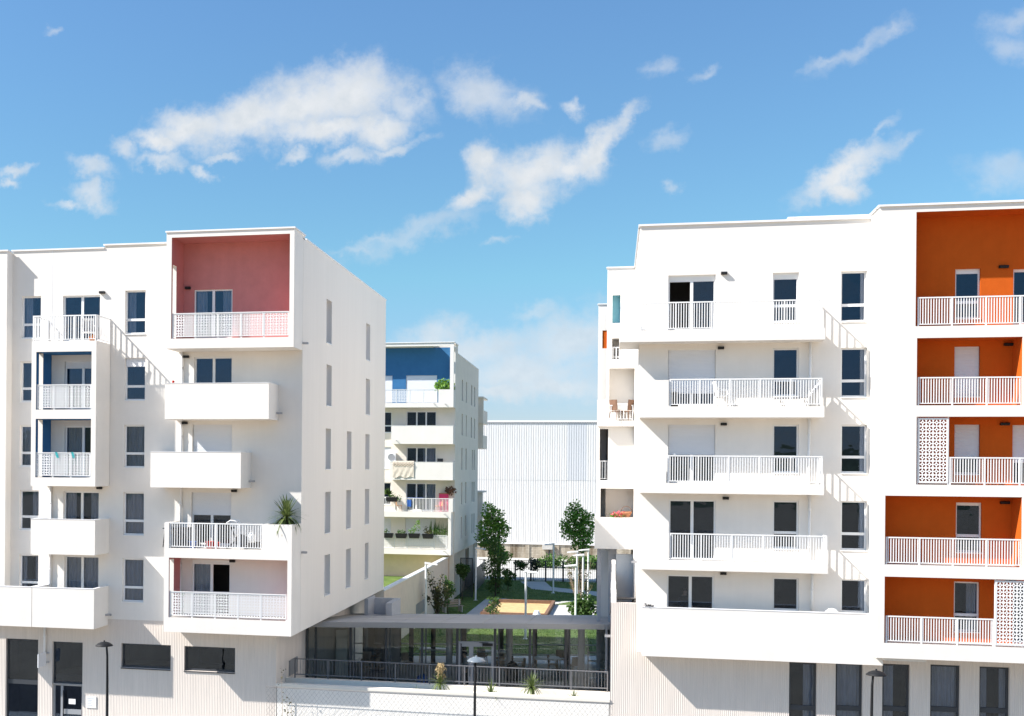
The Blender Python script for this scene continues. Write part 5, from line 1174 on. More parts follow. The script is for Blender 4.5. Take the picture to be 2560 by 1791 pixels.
def twiggy():
    rng = random.Random(9); r = root('twiggy_shrub', 'tall twiggy shrub with few reddish leaves around the white lamp pair', 'shrub', b, world=False); mb = MB(); cb = MB()
    for i in range(30):
        a = rng.uniform(0, 6.28); h = rng.uniform(1.6, 3.9); sp = rng.uniform(.2, 1.2); p = [Vector((math.cos(a) * .1, math.sin(a) * .1, 0))]
        for t in (.4, .75, 1): p.append(Vector((math.cos(a) * sp * t ** .8 + rng.uniform(-.1, .1), math.sin(a) * sp * t ** .8, h * t)))
        mb.tube([tuple(q) for q in p], [.022, .016, .012, .006], 4)
        for t in range(16):
            s = rng.uniform(.3, 1.0) * .999; j = int(s * 3); q = p[j].lerp(p[j + 1], s * 3 - j) + Vector((rng.uniform(-.15, .15), rng.uniform(-.15, .15), rng.uniform(-.1, .15))); leaf(cb, q, rng.uniform(.12, .22), rng)
    mb.build('stems', M['seatwood'], r); cb.build('crown', M['leafolive'], r)
twiggy()
for (px, py, hh, lb, cr) in ((1300, 1452, 46, 'small dark standard tree beside the middle fence post', [(1296, 1410, 9, 8), (1308, 1412, 9, 8), (1302, 1418, 10, 8)]),
                         (1334, 1452, 52, 'young olive-green tree just right of the small dark standard tree', [(1330, 1406, 8, 9), (1340, 1412, 9, 12), (1334, 1422, 9, 8)]),
                         (1270, 1478, 48, 'scrubby little tree at the right foot of the tall green tree', [(1266, 1432, 10, 8), (1278, 1440, 10, 9), (1270, 1455, 9, 10)])):
    b, k = on_ground(px, py); tree('small_tree', lb, 'tree', b, hh / k, 0.03, blobs_px((px, py), k, cr), 420, 0.22, 'leafdark' if px != 1334 else 'leafolive', px)
# bushes planted on balconies of the buildings
rng = random.Random(40)
def bush(label, c, r3, n, size, m, name='balcony_bush'):
    mb = MB(); leaf_cloud(mb, c, r3, n, size, rng); return tag(mb.build(name, M[m]), label, 'plant')
X, Z = PY(1104, 962, YBF + .5); k = FPX / YBF
bush('leafy bush spilling over the white parapet of the large blue loggia', (X + .2, YBF + .55, Z - .1), (.75, .4, .55), 520, 0.22, 'leaf')
# spiky plants: every sword leaf a part
SW = {}
def sword_mesh(L, w, bend, m):
    mb = MB(); n = 5
    for i in range(n):
        t, t2 = i / n, (i + 1) / n
        def P(t, s): ww = w * (0.55 + 0.9 * t) * (1 - t) ** .6 if t > .4 else w * (.55 + .45 * t / .4); return (s * ww, L * t * math.cos(bend * t), L * t * math.sin(-bend * t) + .0)
        a, b, c, d = P(t, -1), P(t, 1), P(t2, 1), P(t2, -1)
        mb.quad(a, b, (0, (b[1] + c[1]) / 2, (b[2] + c[2]) / 2 - .0), c, d) if False else mb.quad(a, b, c, d)
    return mb.mesh('leaf', M[m])
def spiky(label, loc, trunk_h, n, L, seed, cat='plant', seeds=False, name='spiky_plant', m='blade2', low=-0.5, w=.022):
    rng = random.Random(seed); r = root(name, label, cat, loc, world=False)
    if trunk_h > .02: mb = MB(); mb.tube([(0, 0, 0), (.01, 0, trunk_h * .5), (0, 0, trunk_h)], [.045, .04, .045], 8); mb.build('trunk', M['bark'], r)
    mss = [sword_mesh(1.0, w / L, bnd, m) for bnd in (0.15, .45, .8)]
    for i in range(n):
        az = i * 2.399 + rng.uniform(-.2, .2); t = i / n; el = math.pi / 2 * .97 - (math.pi / 2 - low) * t ** 1.1 * .9 + rng.uniform(-.1, .1); s = L * rng.uniform(.8, 1.1)
        o = link('leaf', mss[min(2, int(t * 3))], r, (0, 0, trunk_h + .02 * rng.random())); o.rotation_euler = (el, 0, az); o.scale = (s, s, s)
    if seeds:
        mb = MB(); rr = random.Random(2)
        for i in range(60):
            a = rr.uniform(0, 6.28); z = rr.uniform(.15, .75); q = rr.uniform(.04, .26) * (1 - abs(z - .4)); mb.tube([(0, 0, trunk_h + z * .5), (math.cos(a) * q, math.sin(a) * q, trunk_h + z + .08)], [.008, .012], 4)
            for j in range(4): leaf(mb, Vector((math.cos(a) * q, math.sin(a) * q, trunk_h + z + .08 - .03 * j)), .07, rr)
        mb.build('seed_head', M['straw'], r)
    return r
X, Z = PY(716, 1306, YF + .55); spiky('big dark spiky yucca standing in the planter of the left building\'s balcony', (X, YF + .55, Z - .05), .22, 140, .9, 51, low=-.6, m='blade2', w=.042)
# ================================================================== GLASS PAVILION
XP0 = XB0 + .02; XP1 = XP0 + (XD0 - .03 - XP0) / math.cos(TH)
pv = root('glass_pavilion', 'low glass pavilion with a grey sloping roof linking the two white front buildings', 'pavilion', (XB0 + .02, YPV, GZ))
PHI = TH; pv.rotation_euler = (0, 0, PHI)      # its front stands slightly oblique to the street
cp_, sp_, tp_ = math.cos(PHI), math.sin(PHI), math.tan(PHI)
def PV(px, py, Y):
    a_, b_ = sky_ab(px, py); off = Y - YPV; s_ = (a_ * (YPV + off * cp_) - XP0 + off * sp_) / (cp_ - a_ * sp_); return XP0 + s_, H + b_ * (YPV + s_ * sp_ + off * cp_)
YR0 = YPV - 0.75
zf1 = PV(1150, 1559, YR0)[1]; zf0 = PV(1150, 1571.5, YR0)[1]
YR1 = YPR + 0.4; zr1 = PV(1150, 1536, YR1)[1]
mb = MB(); xs0, xs1 = XP0 + (YR1 - YPV) * tp_, XP1 + (YR1 - YPV) * tp_; xa0, xa1 = XP0 + (YR0 - YPV) * tp_, XP1 + (YR0 - YPV) * tp_
mb.hexa([(xa0, YR0 + .04, zf0 + .1), (xa1, YR0 + .04, zf0 + .1), (xs1, YR1, zr1 - .22), (xs0, YR1, zr1 - .22), (xa0, YR0 + .04, zf1), (xa1, YR0 + .04, zf1), (xs1, YR1, zr1), (xs0, YR1, zr1)]); mb.build('roof', M['roofgrey'], pv)
mb = MB(); mb.box(xa0, xa1, YR0, YR0 + 0.04, zf0, zf1 + 0.012); mb.box(xa0, xa1, YR0 + .04, YPV - 0.05, zf0, zf0 + 0.04); mb.build('fascia', M['fascia'], pv)
for k_ in range(1, 7):
    x = XP0 + (XP1 - XP0) * k_ / 7; y_ = x + (YR1 - YPV) * tp_; mb = MB(); mb.hexa([(x - .02, YR0 + .06, zf1), (x + .02, YR0 + .06, zf1), (y_ + .02, YR1, zr1), (y_ - .02, YR1, zr1), (x - .02, YR0 + .06, zf1 + .015), (x + .02, YR0 + .06, zf1 + .015), (y_ + .02, YR1, zr1 + .015), (y_ - .02, YR1, zr1 + .015)]); mb.build('roof_seam', M['roofgrey'], pv)
fm = [765, 789, 876, 965, 1055, 1143, 1237.5, 1325, 1414, 1519]
fx = [PV(x, 1640, YPV)[0] for x in fm]; ztop = zf0 + 0.05
def mull(x, w, Y, z0, z1, nm='mullion', d=.09): mb = MB(); mb.box(x - w, x + w, Y, Y + d, z0, z1); return mb.build(nm, M['darkframe'], pv)
fx[0] = XP0 + .07; fx[-1] = XP1 - .07
for x in fx: mull(x, 0.055, YPV, GZ, ztop); 
for x in fx[2:-1]: mull(x + 0.17, 0.03, YPV + .01, GZ, ztop)
mb = MB(); mb.box(XP0, XP1, YPV + .005, YPV + .08, ztop - 0.08, ztop + .06); mb.box(XP0, XP1, YPV + .005, YPV + .08, GZ, GZ + .1); mb.build('glazing_rail', M['darkframe'], pv)
zdh = PV(1190, 1606, YPV)[1]
for i in range(len(fx) - 1):
    a, b = fx[i] + .055, fx[i + 1] - .055
    if i == 5: b0 = zdh
    else: b0 = GZ + .1
    o = link('pane', pane_mesh('Y', M['pavglass']), pv, None); o.matrix_parent_inverse = Matrix.Translation(-Vector(pv.location)); o.location = (a, YPV + .04, b0); o.scale = (b - a, 1, ztop - .08 - b0)
# double door in the sixth bay
a, b = fx[5] + .055, fx[6] - .055; mid = a + (b - a) * .36
mb = MB(); mb.box(a, b, YPV + .0, YPV + .08, zdh - .06, zdh + .03)
for (q0, q1) in ((a, mid), (mid, b)):
    mb.box(q0, q0 + .10, YPV + .01, YPV + .07, GZ, zdh - .06); mb.box(q1 - .10, q1, YPV + .01, YPV + .07, GZ, zdh - .06); mb.box(q0 + .1, q1 - .1, YPV + .01, YPV + .07, zdh - .2, zdh - .06); mb.box(q0 + .1, q1 - .1, YPV + .01, YPV + .07, GZ, GZ + .15)
dr = mb.build('double_door', M['greymetal'], pv)
for (q0, q1) in ((a + .1, mid - .1), (mid + .1, b - .1)): o = link('pane', pane_mesh('Y', M['pavglass']), dr, (q0, YPV + .04, GZ + .15), scale=(q1 - q0, 1, zdh - .2 - GZ - .15))
mb = MB(); mb.box(mid + .5, b - .05, YPV - .06, YPV + .005, zdh - .16, zdh - .05); mb.box(mid + .35, b - .25, YPV - .05, YPV, zdh - .03, zdh - .005); mb.build('door_closer', M['lamp'], dr)
mb = MB(); mb.tube([(mid - .05, YPV - .03, GZ + 1.0), (mid - .05, YPV - .03, GZ + 1.35)], .015, 6); mb.build('door_handle', M['lamp'], dr)
# rear glazing
XR0, XR1 = XP0 + (YPR - YPV) * tp_, XP1 + (YPR - YPV) * tp_
zrt = zr1 - .25
for x in (829, 912, 997, 1028, 1083, 1160, 1253, 1337, 1420, 1503): mull(PV(x, 1640, YPR)[0], .12, YPR, GZ, zrt, 'rear_mullion')
for y in (1611, 1636, 1663): z = PV(1150, y, YPR)[1]; mb = MB(); mb.box(XR0, XR1, YPR + .01, YPR + .06, z - .03, z + .03); mb.build('rear_transom', M['whitemetal'], pv)
mb = MB(); mb.box(XR0, XR1, YPR, YPR + .09, zrt - .1, zrt + .04); mb.build('glazing_rail', M['darkframe'], pv)
xs = [XR0] + [PV(x, 1640, YPR)[0] for x in (829, 912, 997, 1083, 1160, 1253, 1337, 1420, 1503)] + [XR1]
for a, b in zip(xs, xs[1:]):
    o = link('rear_pane', pane_mesh('Y', M['pavglass']), pv, None); o.matrix_parent_inverse = Matrix.Translation(-Vector(pv.location)); o.location = (a + .02, YPR + .05, GZ); o.scale = (b - a - .04, 1, zrt - GZ - .1)
Yc = YPV + 3.2
for x in (1123, 1273, 1453): X = PV(x, 1640, Yc)[0]; mb = MB(); mb.tube([(X, Yc, GZ), (X, Yc, zf1 + (zr1 - zf1) * (Yc - YR0) / (YR1 - YR0) - .15)], .16, 18); mb.build('column', M['greyplaster'], pv, smooth=True)
mb = MB(); mb.hexa([(XP0, YPV - .02, GZ - .01), (XP1, YPV - .02, GZ - .01), (XR1, YPR + .3, GZ - .01), (XR0, YPR + .3, GZ - .01), (XP0, YPV - .02, GZ + .02), (XP1, YPV - .02, GZ + .02), (XR1, YPR + .3, GZ + .02), (XR0, YPR + .3, GZ + .02)]); mb.build('floor', M['floor'], pv)
mb = MB(); x_ = PV(868, 1650, YPV + 5)[0]; mb.box(XP0 + 5 * tp_ + .1, x_, YPV + 5, YPV + 5.15, GZ, zrt); mb.build('inner_partition', M['plaster2'], pv)
mb = MB(); X = PV(1517, 1600, YPV - .8)[0]; mb.box(X - .07, X + .02, YPV - .85, YPV - .78, GZ + 1.3, zf1 - .02); mb.build('corner_downpipe', M['greymetal'], pv)
mb = MB(); mb.box(xs1 - .25, xs1, YR1 - .3, YR1, zr1, zr1 + .55); mb.build('roof_upstand', M['greymetal'], pv)

# ------------------------------------------------------------------ terrace edge: retaining wall, planter, railing
YT = PX(716, 1665, XB0)[0]
ZT = 2.62
zc1 = PY(1110, 1729, YW)[1]; zc0 = PY(1110, 1736, YW)[1]
rt_ = MB(); rt_.box(XB0 + .003, XD0 - .003, YW, YW + .2, 0, zc0)
rw_ = tag(rt_.build('retaining_wall', M['plaster']), 'long low white retaining wall with a coping below the pavilion railing', 'wall')
mb = MB(); mb.box(XB0 + .004, XD0 - .004, YW - .04, YW + .27, zc0, zc1); mb.build('coping', M['plaster2'], rw_)
mb = MB(); mb.box(XB0 + .004, XD0 - .004, YW + .2, YT - .15, zc1 - .36, zc1 - .22); mb.build('planter_bed', M['paving'], rw_)
zk = PY(1110, 1712, YT)[1]
mb = MB(); mb.box(XB0 + .004, XD0 - .004, YT - .15, YT + .15, 0.5, zk); mb.build('terrace_kerb', M['plaster2'], rw_)
tr = root('terrace_railing', 'dark grey metal railing along the terrace kerb before the glass pavilion', 'railing', ((XB0 + XD0) / 2, YT, zk))
za = zk + .05; zt_ = PY(1110, 1662, YT)[1]
xa, xb = XB0 + .35, XD0 - .08
mb = MB(); mb.box(xa, xb, YT - .025, YT + .025, zt_ - .035, zt_); mb.box(xa, xb, YT - .02, YT + .02, za + .08, za + .12); mb.build('rail', M['railgrey'], tr)
mb = MB(); mb.box(-.025, .025, -.025, .025, 0, zt_ - zk - .05); pm = mb.mesh('post', M['railgrey']); mb = MB(); mb.box(-.007, .007, -.007, .007, 0, zt_ - za - .17); bm_ = mb.mesh('baluster', M['railgrey'])
n = 10
for i in range(n): link('post', pm, tr, (xa + .025 + (xb - xa - .05) * i / (n - 1), YT, zk))
nb = int((xb - xa) / .125)
for i in range(1, nb): link('baluster', bm_, tr, (xa + (xb - xa) * i / nb, YT, za + .12))
# spiky plants in the planter
pz = zc1 - .22
def ppos(px, y=YW + .55): return (PY(px, 1735, y)[0], y, pz)
spiky('cordyline with a dry straw-coloured seed head, growing in the planter before the pavilion', ppos(1100), .42, 60, .58, 61, seeds=True, low=-.35, w=.028)
spiky('green cordyline on a short trunk in the planter, right of the middle street lamp', ppos(1330), .42, 70, .62, 62, low=-.4, w=.03)
spiky('broad-leaved flax seedling in the planter just right of the middle street lamp', ppos(1228), .0, 14, .72, 63, low=.6, w=.035, name='flax_plant')
spiky('untidy grassy plant at the right end of the planter', ppos(1435), .0, 40, .42, 64, low=.1, w=.022, name='grassy_plant')
spiky('sparse dark seedling in the shaded left part of the planter', ppos(1040), .0, 8, .32, 65, low=.7, w=.012, name='flax_plant')
spiky('tiny dark seedling left of the tall seeded cordyline', ppos(930), .0, 7, .2, 66, low=.5, w=.01, name='flax_plant')

# ------------------------------------------------------------------ chain-link fence before the retaining wall
cf = root('wire_fence', 'sagging chain-link fence stretched in front of the low white retaining wall', 'fence', ((XB0 + XD0) / 2, YW - .35, 0))
mb = MB(); Yf = YW - .35; z1 = PY(1110, 1739, Yf)[1]; x0, x1 = XB0 - .3, XD0 + .15; st = .19; rng = random.Random(8)
nx, nz = int((x1 - x0) / st), int(z1 / (st * 1.25))
pt = [[(x0 + (i + (.5 if j % 2 else 0)) * st + rng.uniform(-.02, .02), Yf + rng.uniform(-.015, .015), z1 - j * st * .62) for i in range(nx + 1)] for j in range(2 * nz)]
for j in range(2 * nz - 1):
    for i in range(nx):
        a = pt[j][i]
        for di in ((0, -1) if j % 2 == 0 else (0, 1)):
            if 0 <= i + di <= nx: mb.tube([a, pt[j + 1][i + di]], .0035, 3, cap=False)
w_ = mb.build('wire_mesh', M['wire'], cf); w_['kind'] = 'stuff'
mb = MB(); mb.tube([(x0, Yf, z1), ((x0 + x1) / 2, Yf, z1 - .03), (x1, Yf, z1)], .012, 5); mb.build('tension_wire', M['wire'], cf)
for px in (691, 1523): x = PY(px, 1760, Yf)[0]; mb = MB(); mb.tube([(x, Yf + .03, 0), (x, Yf + .03, z1 + .03)], .016, 6); mb.build('post', M['wire'], cf)
# dry stalks at the left end
for i, (px, top) in enumerate(((703, 1665), (716, 1735), (727, 1745))):
    rng = random.Random(70 + i); X = PY(px, 1780, YW - .6)[0]; h = PY(px, top, YW - .6)[1]; r = root('dry_weed', ('tallest dry weed stalk at the wall corner below the lower pink loggia', 'middle dry weed stalk at the wall corner, before the chain-link fence', 'right-hand dry weed stalk at the wall corner, before the chain-link fence')[i], 'plant', (X, YW - .6, 0), world=False)
    mb = MB(); mb.tube([(0, 0, 0), (.05, 0, h * .5), (.02 * i - .02, 0, h)], [.014, .009, .004], 5); mb.build('stem', M['seatwood'], r); mb = MB()
    for j in range(26): leaf(mb, Vector((rng.uniform(-.12, .16), rng.uniform(-.1, .1), h * rng.uniform(.3, .98))), rng.uniform(.06, .12), rng)
    mb.build('leaves', M['leafolive'], r)

# ------------------------------------------------------------------ street lamps
def street_lamp(kind):
    r = root('street_lamp', '', 'street lamp', (0, 0, 0), 'black street lamps along the road', world=False)
    mb = MB(); mb.tube([(0, 0, 0), (0, 0, .9), (0, 0, .92), (0, 0, 3.6), (-.01, 0, 4.55), (-.04, 0, 4.93)], [.075, .07, .05, .045, .04, .035], 12); mb.lathe([(.0, .02), (.16, .02), (.16, 0)], (0, 0, 0), 12); mb.build('post', M['lampblack'], r, smooth=True)
    mb = MB(); cx = -.13; mb.lathe([(0, .15), (.025, .15), (.035, .10), (.12, .085), (.22, .045), (.30, -.02), (.315, -.045), (.30, -.045)], (cx, 0, 4.93), 24); h = mb.build('lamp_head', M['lampblack'] if kind == 'black' else M['lampgrey'], r, smooth=True)
    mb = MB(); mb.lathe([(.295, -.042), (.19, -.07), (.08, -.09), (0, -.09)], (cx, 0, 4.93), 20); mb.build('lens', M['lampglass'], h, smooth=True)
    return r
sl = street_lamp('black'); X, Z = PY(269, 1608, 37.6); sl.location = (X, 37.6, 0); sl['label'] = 'black street lamp in front of the ribbed wall of the left building'
sl2 = street_lamp('grey'); Y2 = 37.5; X, Z = PY(1188, 1640, Y2); sl2.location = (X, Y2, 0); sl2.rotation_euler = (0, 0, rad(-100)); sl2['label'] = 'street lamp with a pale grey head, in the middle before the glass pavilion'
X, Z = PY(2180, 1665, 38.2); copy_thing(sl, (X, 38.2, 0), rad(180), 'black street lamp in front of the tall dark windows of the right building')
# ================================================================== PEOPLE
def person(label, joints, edges, radii, loc, rz, root_i, bands, hair, cat='person'):
    """one skinned body; bands: list of (function(z, x, y) -> bool, material index) on local coordinates"""
    me = bpy.data.meshes.new('person'); me.from_pydata(joints, edges, []); o = bpy.data.objects.new('person', me); C.objects.link(o)
    o.modifiers.new('s', 'SKIN'); sv = me.skin_vertices[0].data
    for i, r in enumerate(radii): sv[i].radius = r if isinstance(r, tuple) else (r, r); sv[i].use_root = (i == root_i)
    sb = o.modifiers.new('d', 'SUBSURF'); sb.levels = 2; sb.render_levels = 2
    dg = bpy.context.evaluated_depsgraph_get(); m2 = bpy.data.meshes.new_from_object(o.evaluated_get(dg)); bpy.data.objects.remove(o)
    m2.name = 'person'
    m2.materials.clear()
    for k in ('skin', 'topcloth', 'trousers', 'darkshirt', 'black'): m2.materials.append(M[k])
    for p in m2.polygons:
        c = p.center; p.material_index = bands(c); p.use_smooth = True
    b = link('person', m2); b.location = loc; b.rotation_euler = (0, 0, rz); tag(b, label, cat)
    mb = MB()
    (hx, hy, hz), hr = hair
    for i in range(7):
        a0, a1 = math.pi * i / 7 - math.pi / 2, math.pi * (i + 1) / 7 - math.pi / 2
        for j in range(12):
            t0, t1 = 2 * math.pi * j / 12, 2 * math.pi * (j + 1) / 12
            def P(a, t):
                z = math.sin(a); q = math.cos(a); y = q * math.sin(t); x = q * math.cos(t)
                if y < -0.25 and z < .45: y = -0.25 + (y + .25) * .1
                return (hx + x * hr * .98, hy + y * hr * 1.12, hz + z * hr * (1.1 if z > 0 else .85))
            mb.quad(P(a0, t0), P(a0, t1), P(a1, t1), P(a1, t0))
    mb.build('hair', M['hair'], b, smooth=True)
    return b
# woman walking behind the glass doors, head turned to the left
J = [(0, 0, .92), (0, 0, 1.10), (0, -.01, 1.28), (0, -.02, 1.40), (0, -.03, 1.47), (0, -.06, 1.55), (0, -.06, 1.64),
     (.17, 0, 1.36), (.21, .02, 1.10), (.20, -.10, .90), (.20, -.15, .82), (-.17, 0, 1.36), (-.22, -.04, 1.11), (-.16, -.24, 1.06), (-.13, -.31, 1.07),
     (.09, 0, .86), (.10, .02, .48), (.10, .10, .08), (.10, .0, .03), (-.09, 0, .86), (-.10, -.10, .48), (-.10, -.10, .08), (-.10, -.22, .03)]
Ed = [(0, 1), (1, 2), (2, 3), (3, 4), (4, 5), (5, 6), (3, 7), (7, 8), (8, 9), (9, 10), (3, 11), (11, 12), (12, 13), (13, 14), (0, 15), (15, 16), (16, 17), (17, 18), (0, 19), (19, 20), (20, 21), (21, 22)]
R = [(.15, .11), (.125, .095), (.14, .105), (.10, .08), .05, (.075, .09), (.085, .095), .06, .045, .034, .035, .06, .045, .034, .035, .085, .055, .04, .035, .085, .055, .04, .035]
def band1(c):
    if c.z > 1.44 or (abs(c.x) > .125 and c.z < 0.93 and c.z > .75): return 0
    if c.y < -.2 and c.z > .9 and c.z < 1.2: return 0
    if c.z < .06: return 4
    return 1 if c.z > .9 else 2
Xp, Zp = PY(1164, 1660, YPV + 3.6)
person('dark-haired person in a grey top and black trousers standing behind the pavilion\'s glass double door', J, Ed, R, (Xp, YPV + 3.6, GZ + .02), rad(-70), 0, band1, ((0, -.02, 1.645), .105))
# seated person behind the lower balcony door of the right block
J2 = [(0, 0, .50), (0, .02, .72), (0, 0, .92), (0, -.02, 1.05), (0, -.04, 1.12), (0, -.07, 1.20), (0, -.07, 1.30), (.2, 0, 1.0), (.27, -.04, .74), (.22, -.26, .66), (.18, -.33, .67), (-.2, 0, 1.0), (-.27, -.04, .74), (-.22, -.26, .66), (-.18, -.33, .67),
      (.1, -.05, .5), (.12, -.48, .52), (.12, -.50, .10), (.12, -.62, .05), (-.1, -.05, .5), (-.12, -.48, .52), (-.12, -.50, .10), (-.12, -.62, .05)]
def band2(c):
    if c.z > 1.09 or (c.y < -.2 and .58 < c.z < .75 and abs(c.x) > .13): return 0
    if c.z < .07: return 4
    return 3 if c.z > .52 and c.y > -.3 else 2
zf = T[2] + .5
Xs, Zs = PY(1711, 1480, YD + .95)
ps = person('person in a dark shirt sitting behind the glass door above the long white terrace parapet', J2, Ed, [(.17, .13), (.15, .11), (.17, .12), (.12, .1), .055, (.08, .095), (.09, .1)] + R[7:], (Xs, YD + .95, Zs - 1.22), rad(18), 0, band2, ((0, -.04, 1.31), .105))

# ================================================================== FURNITURE
def chair(label, loc, rz, mseat='seatwood', mleg='wood', arms=False, group=None, back=.42):
    r = root('chair', label, 'chair', loc, group, world=False, rz=rz)
    mb = MB(); mb.hexa([(-.22, -.22, .42), (.22, -.22, .42), (.2, .2, .40), (-.2, .2, .40), (-.23, -.23, .46), (.23, -.23, .46), (.21, .21, .44), (-.21, .21, .44)]); mb.build('seat', M[mseat], r)
    mb = MB(); n = 6
    for i in range(n):
        t0, t1 = -1 + 2 * i / n, -1 + 2 * (i + 1) / n
        f = lambda t, z: (t * .22, .22 + .05 * (z - .45) / back - .06 * t * t, z)
        mb.quad(f(t0, .47), f(t1, .47), f(t1, .45 + back), f(t0, .45 + back)); mb.quad(*[(p[0], p[1] + .025, p[2]) for p in (f(t0, .47), f(t1, .47), f(t1, .45 + back), f(t0, .45 + back))])
    mb.build('backrest', M[mseat], r)
    for sx in (-1, 1):
        for sy in (-1, 1): mb = MB(); mb.tube([(sx * .2, sy * .19, .42), (sx * .24, sy * .24, 0)], [.022, .014], 7); mb.build('leg', M[mleg], r)
    if arms:
        for sx in (-1, 1): mb = MB(); mb.tube([(sx * .23, .2, .68), (sx * .25, -.12, .66), (sx * .24, -.2, .44)], .018, 6); mb.build('armrest', M[mseat], r)
    return r
def table(label, loc, w, d, h, rz=0, mt='tablewhite', ml='wood', group=None, name='table'):
    r = root(name, label, 'table', loc, group, world=False, rz=rz)
    mb = MB(); mb.box(-w / 2, w / 2, -d / 2, d / 2, h - .03, h); mb.build('tabletop', M[mt], r)
    for sx in (-1, 1):
        for sy in (-1, 1): mb = MB(); mb.tube([(sx * (w / 2 - .08), sy * (d / 2 - .08), h - .03), (sx * (w / 2 - .02), sy * (d / 2 - .02), 0)], [.028, .018], 7); mb.build('leg', M[ml], r)
    return r
fz = GZ + .02
def at(px, py, h=0.0): X, Y = PZ(px, py, fz + h); return (X, Y, fz)
G1 = 'chairs inside the glass pavilion'
table('white table in the pavilion, left of the grey column behind the seeded cordyline', at(1085, 1622, .74), 1.5, .8, .74, .05)
table('white table in the pavilion behind the glass double door', at(1228, 1628, .74), 1.5, .8, .74, 0)
table('white table in the pavilion right of the double door, before the middle grey column', at(1275, 1648, .74), 1.4, .8, .74, 0)
table('white table in the pavilion between the last two mullions at the right', at(1368, 1645, .74), 1.3, .9, .74, .2)
c_ = chair('tan chair with a light cushion at the left in the pavilion, by the cream partition', at(920, 1652, .45), .4, arms=True, group=G1)
for (px, py, rz, lb) in ((938, 1640, -.9, 'tan chair in the pavilion turned away, second from the cream partition'), (918, 1668, 2.2, 'dark-backed tan chair near the front glass, left part of the pavilion'),
                         (952, 1668, 1.2, 'tan chair facing right between the second and third mullions of the pavilion'), (1018, 1655, .8, 'tan chair with splayed legs left of the blue seat in the pavilion'),
                         (1205, 1640, 3.0, 'tan chair seen through the left part of the glass double door\'s wide leaf'), (1252, 1665, .2, 'tan chair beside the dark mullion right of the glass double door'),
                         (1300, 1668, -1.3, 'wide tan chair in the pavilion right of the middle grey column'), (1382, 1660, 1.5, 'tan chair with splayed wooden legs behind the green cordyline\'s right side'),
                         (1402, 1648, .2, 'tan chair at the right end of the pavilion\'s last white table'), (1432, 1662, -2.4, 'dark tan chair beside the pavilion\'s right-hand column')):
    copy_thing(c_, at(px, py, .45), rz, lb, G1)
def pouf(label, loc, m, s=1.0):
    mb = MB(); mb.lathe([(0, 0), (.34 * s, 0), (.40 * s, .2), (.38 * s, .55), (.30 * s, .75), (.1 * s, .84), (0, .85)], loc, 18); return tag(mb.build('pouf', M[m], smooth=True), label, 'pouf')
pouf('rounded blue padded seat behind the front glass, left of the seeded cordyline', (PY(1056, 1690, YPV + 2.2)[0], YPV + 2.2, fz), 'bluep', .75)
# dark covered stand just behind the front glass
X = PY(1281, 1680, YPV + 2.9)[0]; r = root('dark_stand', 'black-draped stand with a small knob behind the glass right of the double door', 'stand', (X, YPV + 2.9, fz), world=False)
mb = MB(); mb.lathe([(0, 0), (.3, 0), (.3, .7), (.29, 1.15), (.22, 1.35), (.08, 1.48), (0, 1.5)], (0, 0, 0), 16); mb.build('cover', M['black'], r, smooth=True); mb = MB(); mb.lathe([(0, 1.48), (.03, 1.5), (.05, 1.6), (.03, 1.7), (0, 1.72)], (0, 0, 0), 10); mb.build('knob', M['black'], r, smooth=True)
X = PY(945, 1690, YPV + 1.4)[0]; mb = MB(); mb.box(X - .35, X + .35, YPV + 1.2, YPV + 1.6, fz, fz + 1.05); cb_ = tag(mb.build('cabinet', M['black']), 'black cabinet standing close behind the front glass at the left', 'cabinet'); mb = MB(); mb.box(X - .012, X + .012, YPV + 1.19, YPV + 1.2, fz + .1, fz + 1.0); mb.build('door_gap', M['greymetal'], cb_)
X = PY(1470, 1660, YPV + 6)[0]; r = root('shelf_rack', 'tall dark shelf rack at the right end of the pavilion', 'shelf', (X, YPV + 6, fz), world=False)
for z in (.3, .7, 1.1, 1.5): mb = MB(); mb.box(0, .9, -.2, .2, z, z + .03); mb.build('shelf', M['tablewhite'], r)
for x in (0, .9): mb = MB(); mb.box(x - .02, x + .02, -.2, .2, 0, 1.7); mb.build('upright', M['darkframe'], r)
# bench and play bollards in the garden
X, Y = PZ(1132, 1531, GZ); r = root('garden_bench', 'pale slatted garden bench on the grass left of the path, just above the pavilion roof', 'bench', (X, Y, GZ), world=False, rz=rad(35))
for i in range(4): mb = MB(); mb.box(-.8, .8, -.22 + i * .12, -.12 + i * .12, .43, .46); mb.build('slat', M['seatwood'], r)
for i in range(3): mb = MB(); mb.hexa([(-.8, .26 + .03 * i, .52 + i * .13), (.8, .26 + .03 * i, .52 + i * .13), (.8, .29 + .03 * i, .52 + i * .13), (-.8, .29 + .03 * i, .52 + i * .13), (-.8, .28 + .03 * i, .62 + i * .13), (.8, .28 + .03 * i, .62 + i * .13), (.8, .31 + .03 * i, .62 + i * .13), (-.8, .31 + .03 * i, .62 + i * .13)]); mb.build('back_slat', M['seatwood'], r)
for x in (-.65, .65): mb = MB(); mb.box(x - .04, x + .04, -.2, .25, 0, .43); mb.box(x - .04, x + .04, .25, .34, 0, .9); mb.build('leg', M['concrete'], r)
def bollard(label, px, py, h, loc=None):
    X, Y = PZ(px, py, GZ + h); r = root('vent_cone', label, 'vent', (X, Y, GZ), world=False); mb = MB(); mb.lathe([(.42, 0), (.30, h * .5), (.17, h * .93), (.15, h), (.11, h), (.11, h - .1)], (0, 0, 0), 16); mb.build('cone', M['coping'], r, smooth=True); mb = MB(); mb.lathe([(.11, h - .05), (0, h - .05)], (0, 0, 0), 12); mb.build('opening', M['black'], r)
bollard('pale cone-shaped vent before the grey stair enclosure', 966, 1515, 1.35); bollard('pale cone-shaped vent at the near edge of the sandbox', 1342, 1527, .7)

